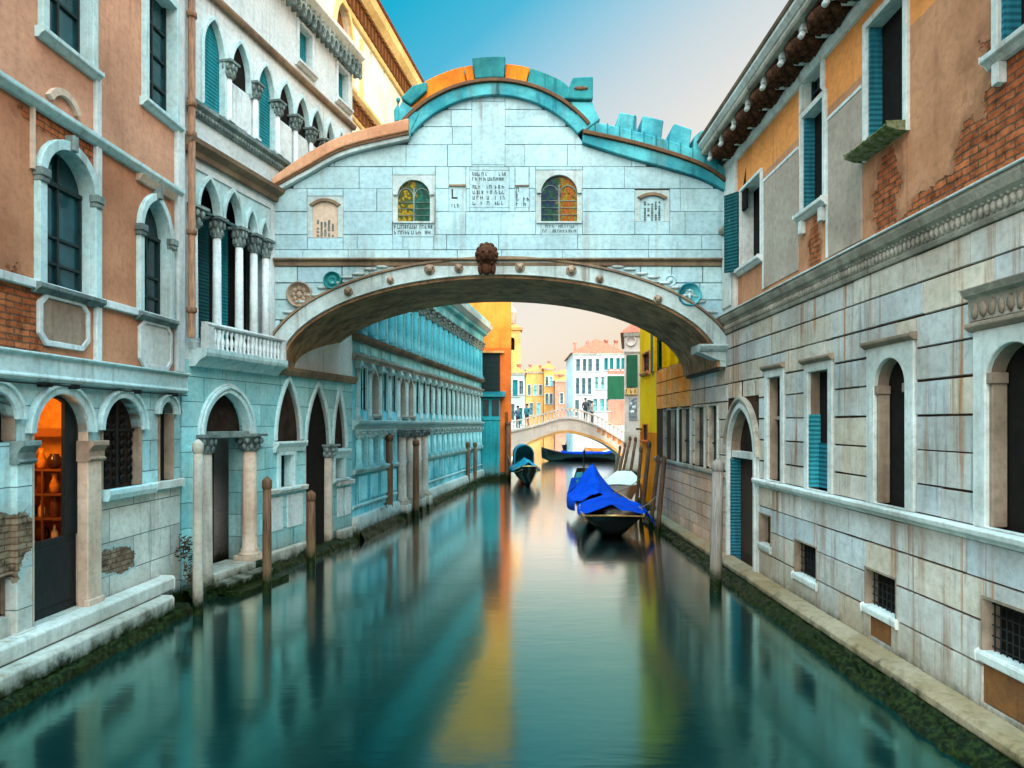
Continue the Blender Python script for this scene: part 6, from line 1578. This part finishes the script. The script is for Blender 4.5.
b.strip([(-.5, .8)] + ap + [(.5, .8)], [(-.56, .8)] + [(x * 1.12, 1.5 + (z - 1.5) * 1.12) for x, z in ap] + [(.56, .8)], 3.6, 5.2); b.build('canopy', M['teal_cloth'], gL)
b = MB().prism([(-.5, .8)] + ap + [(.5, .8)], 5.0, 5.05); b.build('canopy_back', M['copper_dark'], gL)
gondola('gondola', wx(543, 58), 60.5, R(-100), 8.5, 1.5, 'long black gondola lying crosswise under the far footbridge', [(.2, .7, lambda q: .12, 'blue_dark', 6, .1)], hb=.7, hbow=1.4, hstern=1.2, gold=False)
gondola('rowing_boat', wx(563, 78), 78, R(-70), 5, 1.6, 'small boat with a teal cover beyond the far footbridge', [(.1, .85, lambda q: .5, 'teal_cloth', 7, .2)], hb=.8, hbow=1.1, hstern=.9, ferro=False, gold=False, cat='boat')
gondola('rowing_boat', wx(582, 72), 70.2, R(-80), 4, 1.4, 'small orange wooden boat beyond the far footbridge', [], hb=.8, hbow=1.1, hstern=.9, ferro=False, gold=False, cat='boat', mat='orange_roof')

# ================================================================== MOORING POLES
def pole(pt, pb, y, r, label, mat='pole', group='mooring poles along the right bank', dy=0.0):
    x1, z1, x0, z0 = wx(pt[0], y + dy), wz(pt[1], y + dy), wx(pb[0], y), wz(pb[1], y)
    o = empty('mooring_pole', (x0, y, 0), label=label, cat='pole', group=group)
    k = (-.8 - z0) / (z1 - z0)
    MB().tube([((x1 - x0) * k, dy * k, -.8), (0, 0, z0), ((x1 - x0) * .6, dy * .6, z0 + (z1 - z0) * .6), (x1 - x0, dy, z1)], [r * 1.05, r, r * .97, r * .9], 12).build('shaft', M[mat], o)
    MB().lathe([(r * .9, 0), (r * 1.08, .02), (r * 1.08, .16), (r * .7, .2), (.01, .24)], x1 - x0, dy, z1 - .02, 12).build('cap', M[mat], o)
    return o
pole((718, 470), (715.5, 586), 13.45, .115, 'thick grey mooring pole beside the pointed water door of the stone palace', 'pole_grey')
pole((664, 463), (659, 517), 20.4, .07, 'brown mooring pole closest to the low corner window of the stone palace')
pole((658, 462), (652.5, 510), 21.3, .065, 'brown mooring pole on the boundary of stone palace and yellow house')
pole((649, 447), (643, 505), 22.4, .07, 'tallest brown mooring pole, with a forked top, before the yellow house')
pole((641, 452), (637, 497), 24, .06, 'dark mooring pole at the left edge of the yellow house')
pole((635.5, 441), (629, 482), 34, .075, 'slanting brown pole in front of the grey house, next to the yellow one')
pole((630, 440), (622.5, 474), 37, .075, 'slanting brown pole in front of the poster of the grey house')
pole((625, 446), (619.5, 473), 39, .075, 'slanting brown pole left of the grey house corner')
pole((620, 449), (615.5, 471), 41, .075, 'short slanting pole furthest along the right bank')
pole((267, 488), (267, 588), 13.3, .085, 'brown mooring post beside the portal steps of the gothic palace', group='mooring poles along the left bank')
pole((198, 452), (198, 615), 11.75, .085, 'slender tall post standing in the water before the gothic palace portal', 'column_beige', group='mooring poles along the left bank')
pole((311, 500), (311, 556), 15.6, .10, 'dark post by the black door under the covered bridge', group='mooring poles along the left bank')
pole((389, 440), (389, 522), 22.4, .13, 'brown post left of the turquoise hall water door', group='mooring poles along the left bank')
pole((416, 445), (416, 516), 24, .11, 'brown post right of the turquoise hall water door', group='mooring poles along the left bank')
pole((468, 446), (468, 489), 35, .11, 'brown post near the far end of the turquoise hall', group='mooring poles along the left bank')
pole((475, 446), (475, 486), 36.3, .10, 'brown post at the end corner of the turquoise hall by the lean-to', group='mooring poles along the left bank')
pole((508, 425), (507, 480), 40.2, .14, 'reddish post at the foot of the terracotta house', group='mooring poles along the left bank')

# mooring ropes
def rope(p0, p1, sag, label):
    p0, p1 = Vector(p0), Vector(p1); pts = []
    for i in range(13):
        q = i / 12; p_ = p0.lerp(p1, q); p_.z -= sag * 4 * q * (1 - q); pts.append(p_)
    tagset(MB().tube(pts, .014, 6).build('mooring_rope', plain('rope', (.30, .24, .16), .9)), label, 'rope')
rope((3.45, 20.6, .72), (wx(660.5, 20.4), 20.4, 1.25), .18, 'slack rope from the nearest gondola to the brown pole by the palace corner')
rope((3.4, 23.4, .9), (wx(644.5, 22.4), 22.4, 1.6), .12, 'short rope tying the pointed blue covered gondola to its pole')
rope((wx(515, 37), 37.2, .85), (wx(507.5, 40.2), 40.1, 1.5), .15, 'rope from the teal covered gondola to the reddish post')
# chimneys and aerials on the far roofs
for (px, py, y, hh) in ((530, 371, 109, 1.3), (540, 371, 110, 1.1), (549, 368, 108, 1.4), (560, 381, 104, 1.2), (519, 372, 70, .9), (606, 350, 76, 1.5), (616, 350, 75, 1.4)):
    x, z = wx(px, y), wz(py, y)
    o = empty('roof_chimney', (x, y, z - 1.0), label={530: 'chimney left of centre on the cream house roof', 540: 'chimney at the right end of the cream house roof', 549: 'chimney on the golden house roof', 560: 'chimney on the dusky pink house', 519: 'chimney on the pale blue house', 606: 'chimney pot on the right slope of the white corner house', 616: 'chimney pot furthest right on the white corner house'}[px], cat='chimney')
    MB().box(-.22, .22, -.22, .22, -.6, 1.0 + hh * .5).build('stack', M['far_pink'], o)
    MB().lathe([(.18, 0), (.27, .3), (.27, .36), (.15, .38)], 0, 0, 1.0 + hh * .5, 10).build('pot', M['far_pink'], o)
# rusty weeds in the angle between the two left-hand houses
for (u_, w_, z_, lab) in ((8.30, .30, .42, 'rusty dry weed tuft on the ledge end of the shop house by the corner'), (8.42, .12, .85, 'rusty creeper clinging to the stone corner above the ledge of the shop house')):
    pl_ = empty('weed', OB.world(u_, w_, z_), label=lab, cat='plant'); b = MB()
    for k in range(60):
        a, e, L_ = rnd.uniform(0, 6.28), rnd.uniform(-.3, 1.4), rnd.uniform(.08, .34); x, y, z = L_ * math.cos(a) * math.cos(e) * .6, L_ * math.sin(a) * math.cos(e) * .6, L_ * math.sin(e) * 1.3
        q = rnd.uniform(.02, .05); b.add([(x - q, y, z), (x, y - q, z + .02), (x + q, y, z + .03), (x, y + q, z - .01)], [(0, 1, 2, 3)])
    b.build('leaves', plain('dry_leaf', (.14, .075, .02), .8, c2=(.06, .06, .015)), pl_); b = MB()
    for k in range(7): b.tube([(0, 0, -.05), (rnd.uniform(-.1, .1), rnd.uniform(-.1, .1), .15), (rnd.uniform(-.18, .18), rnd.uniform(-.15, .15), .36)], .007, 5)
    b.build('stems', M['pole'], pl_)
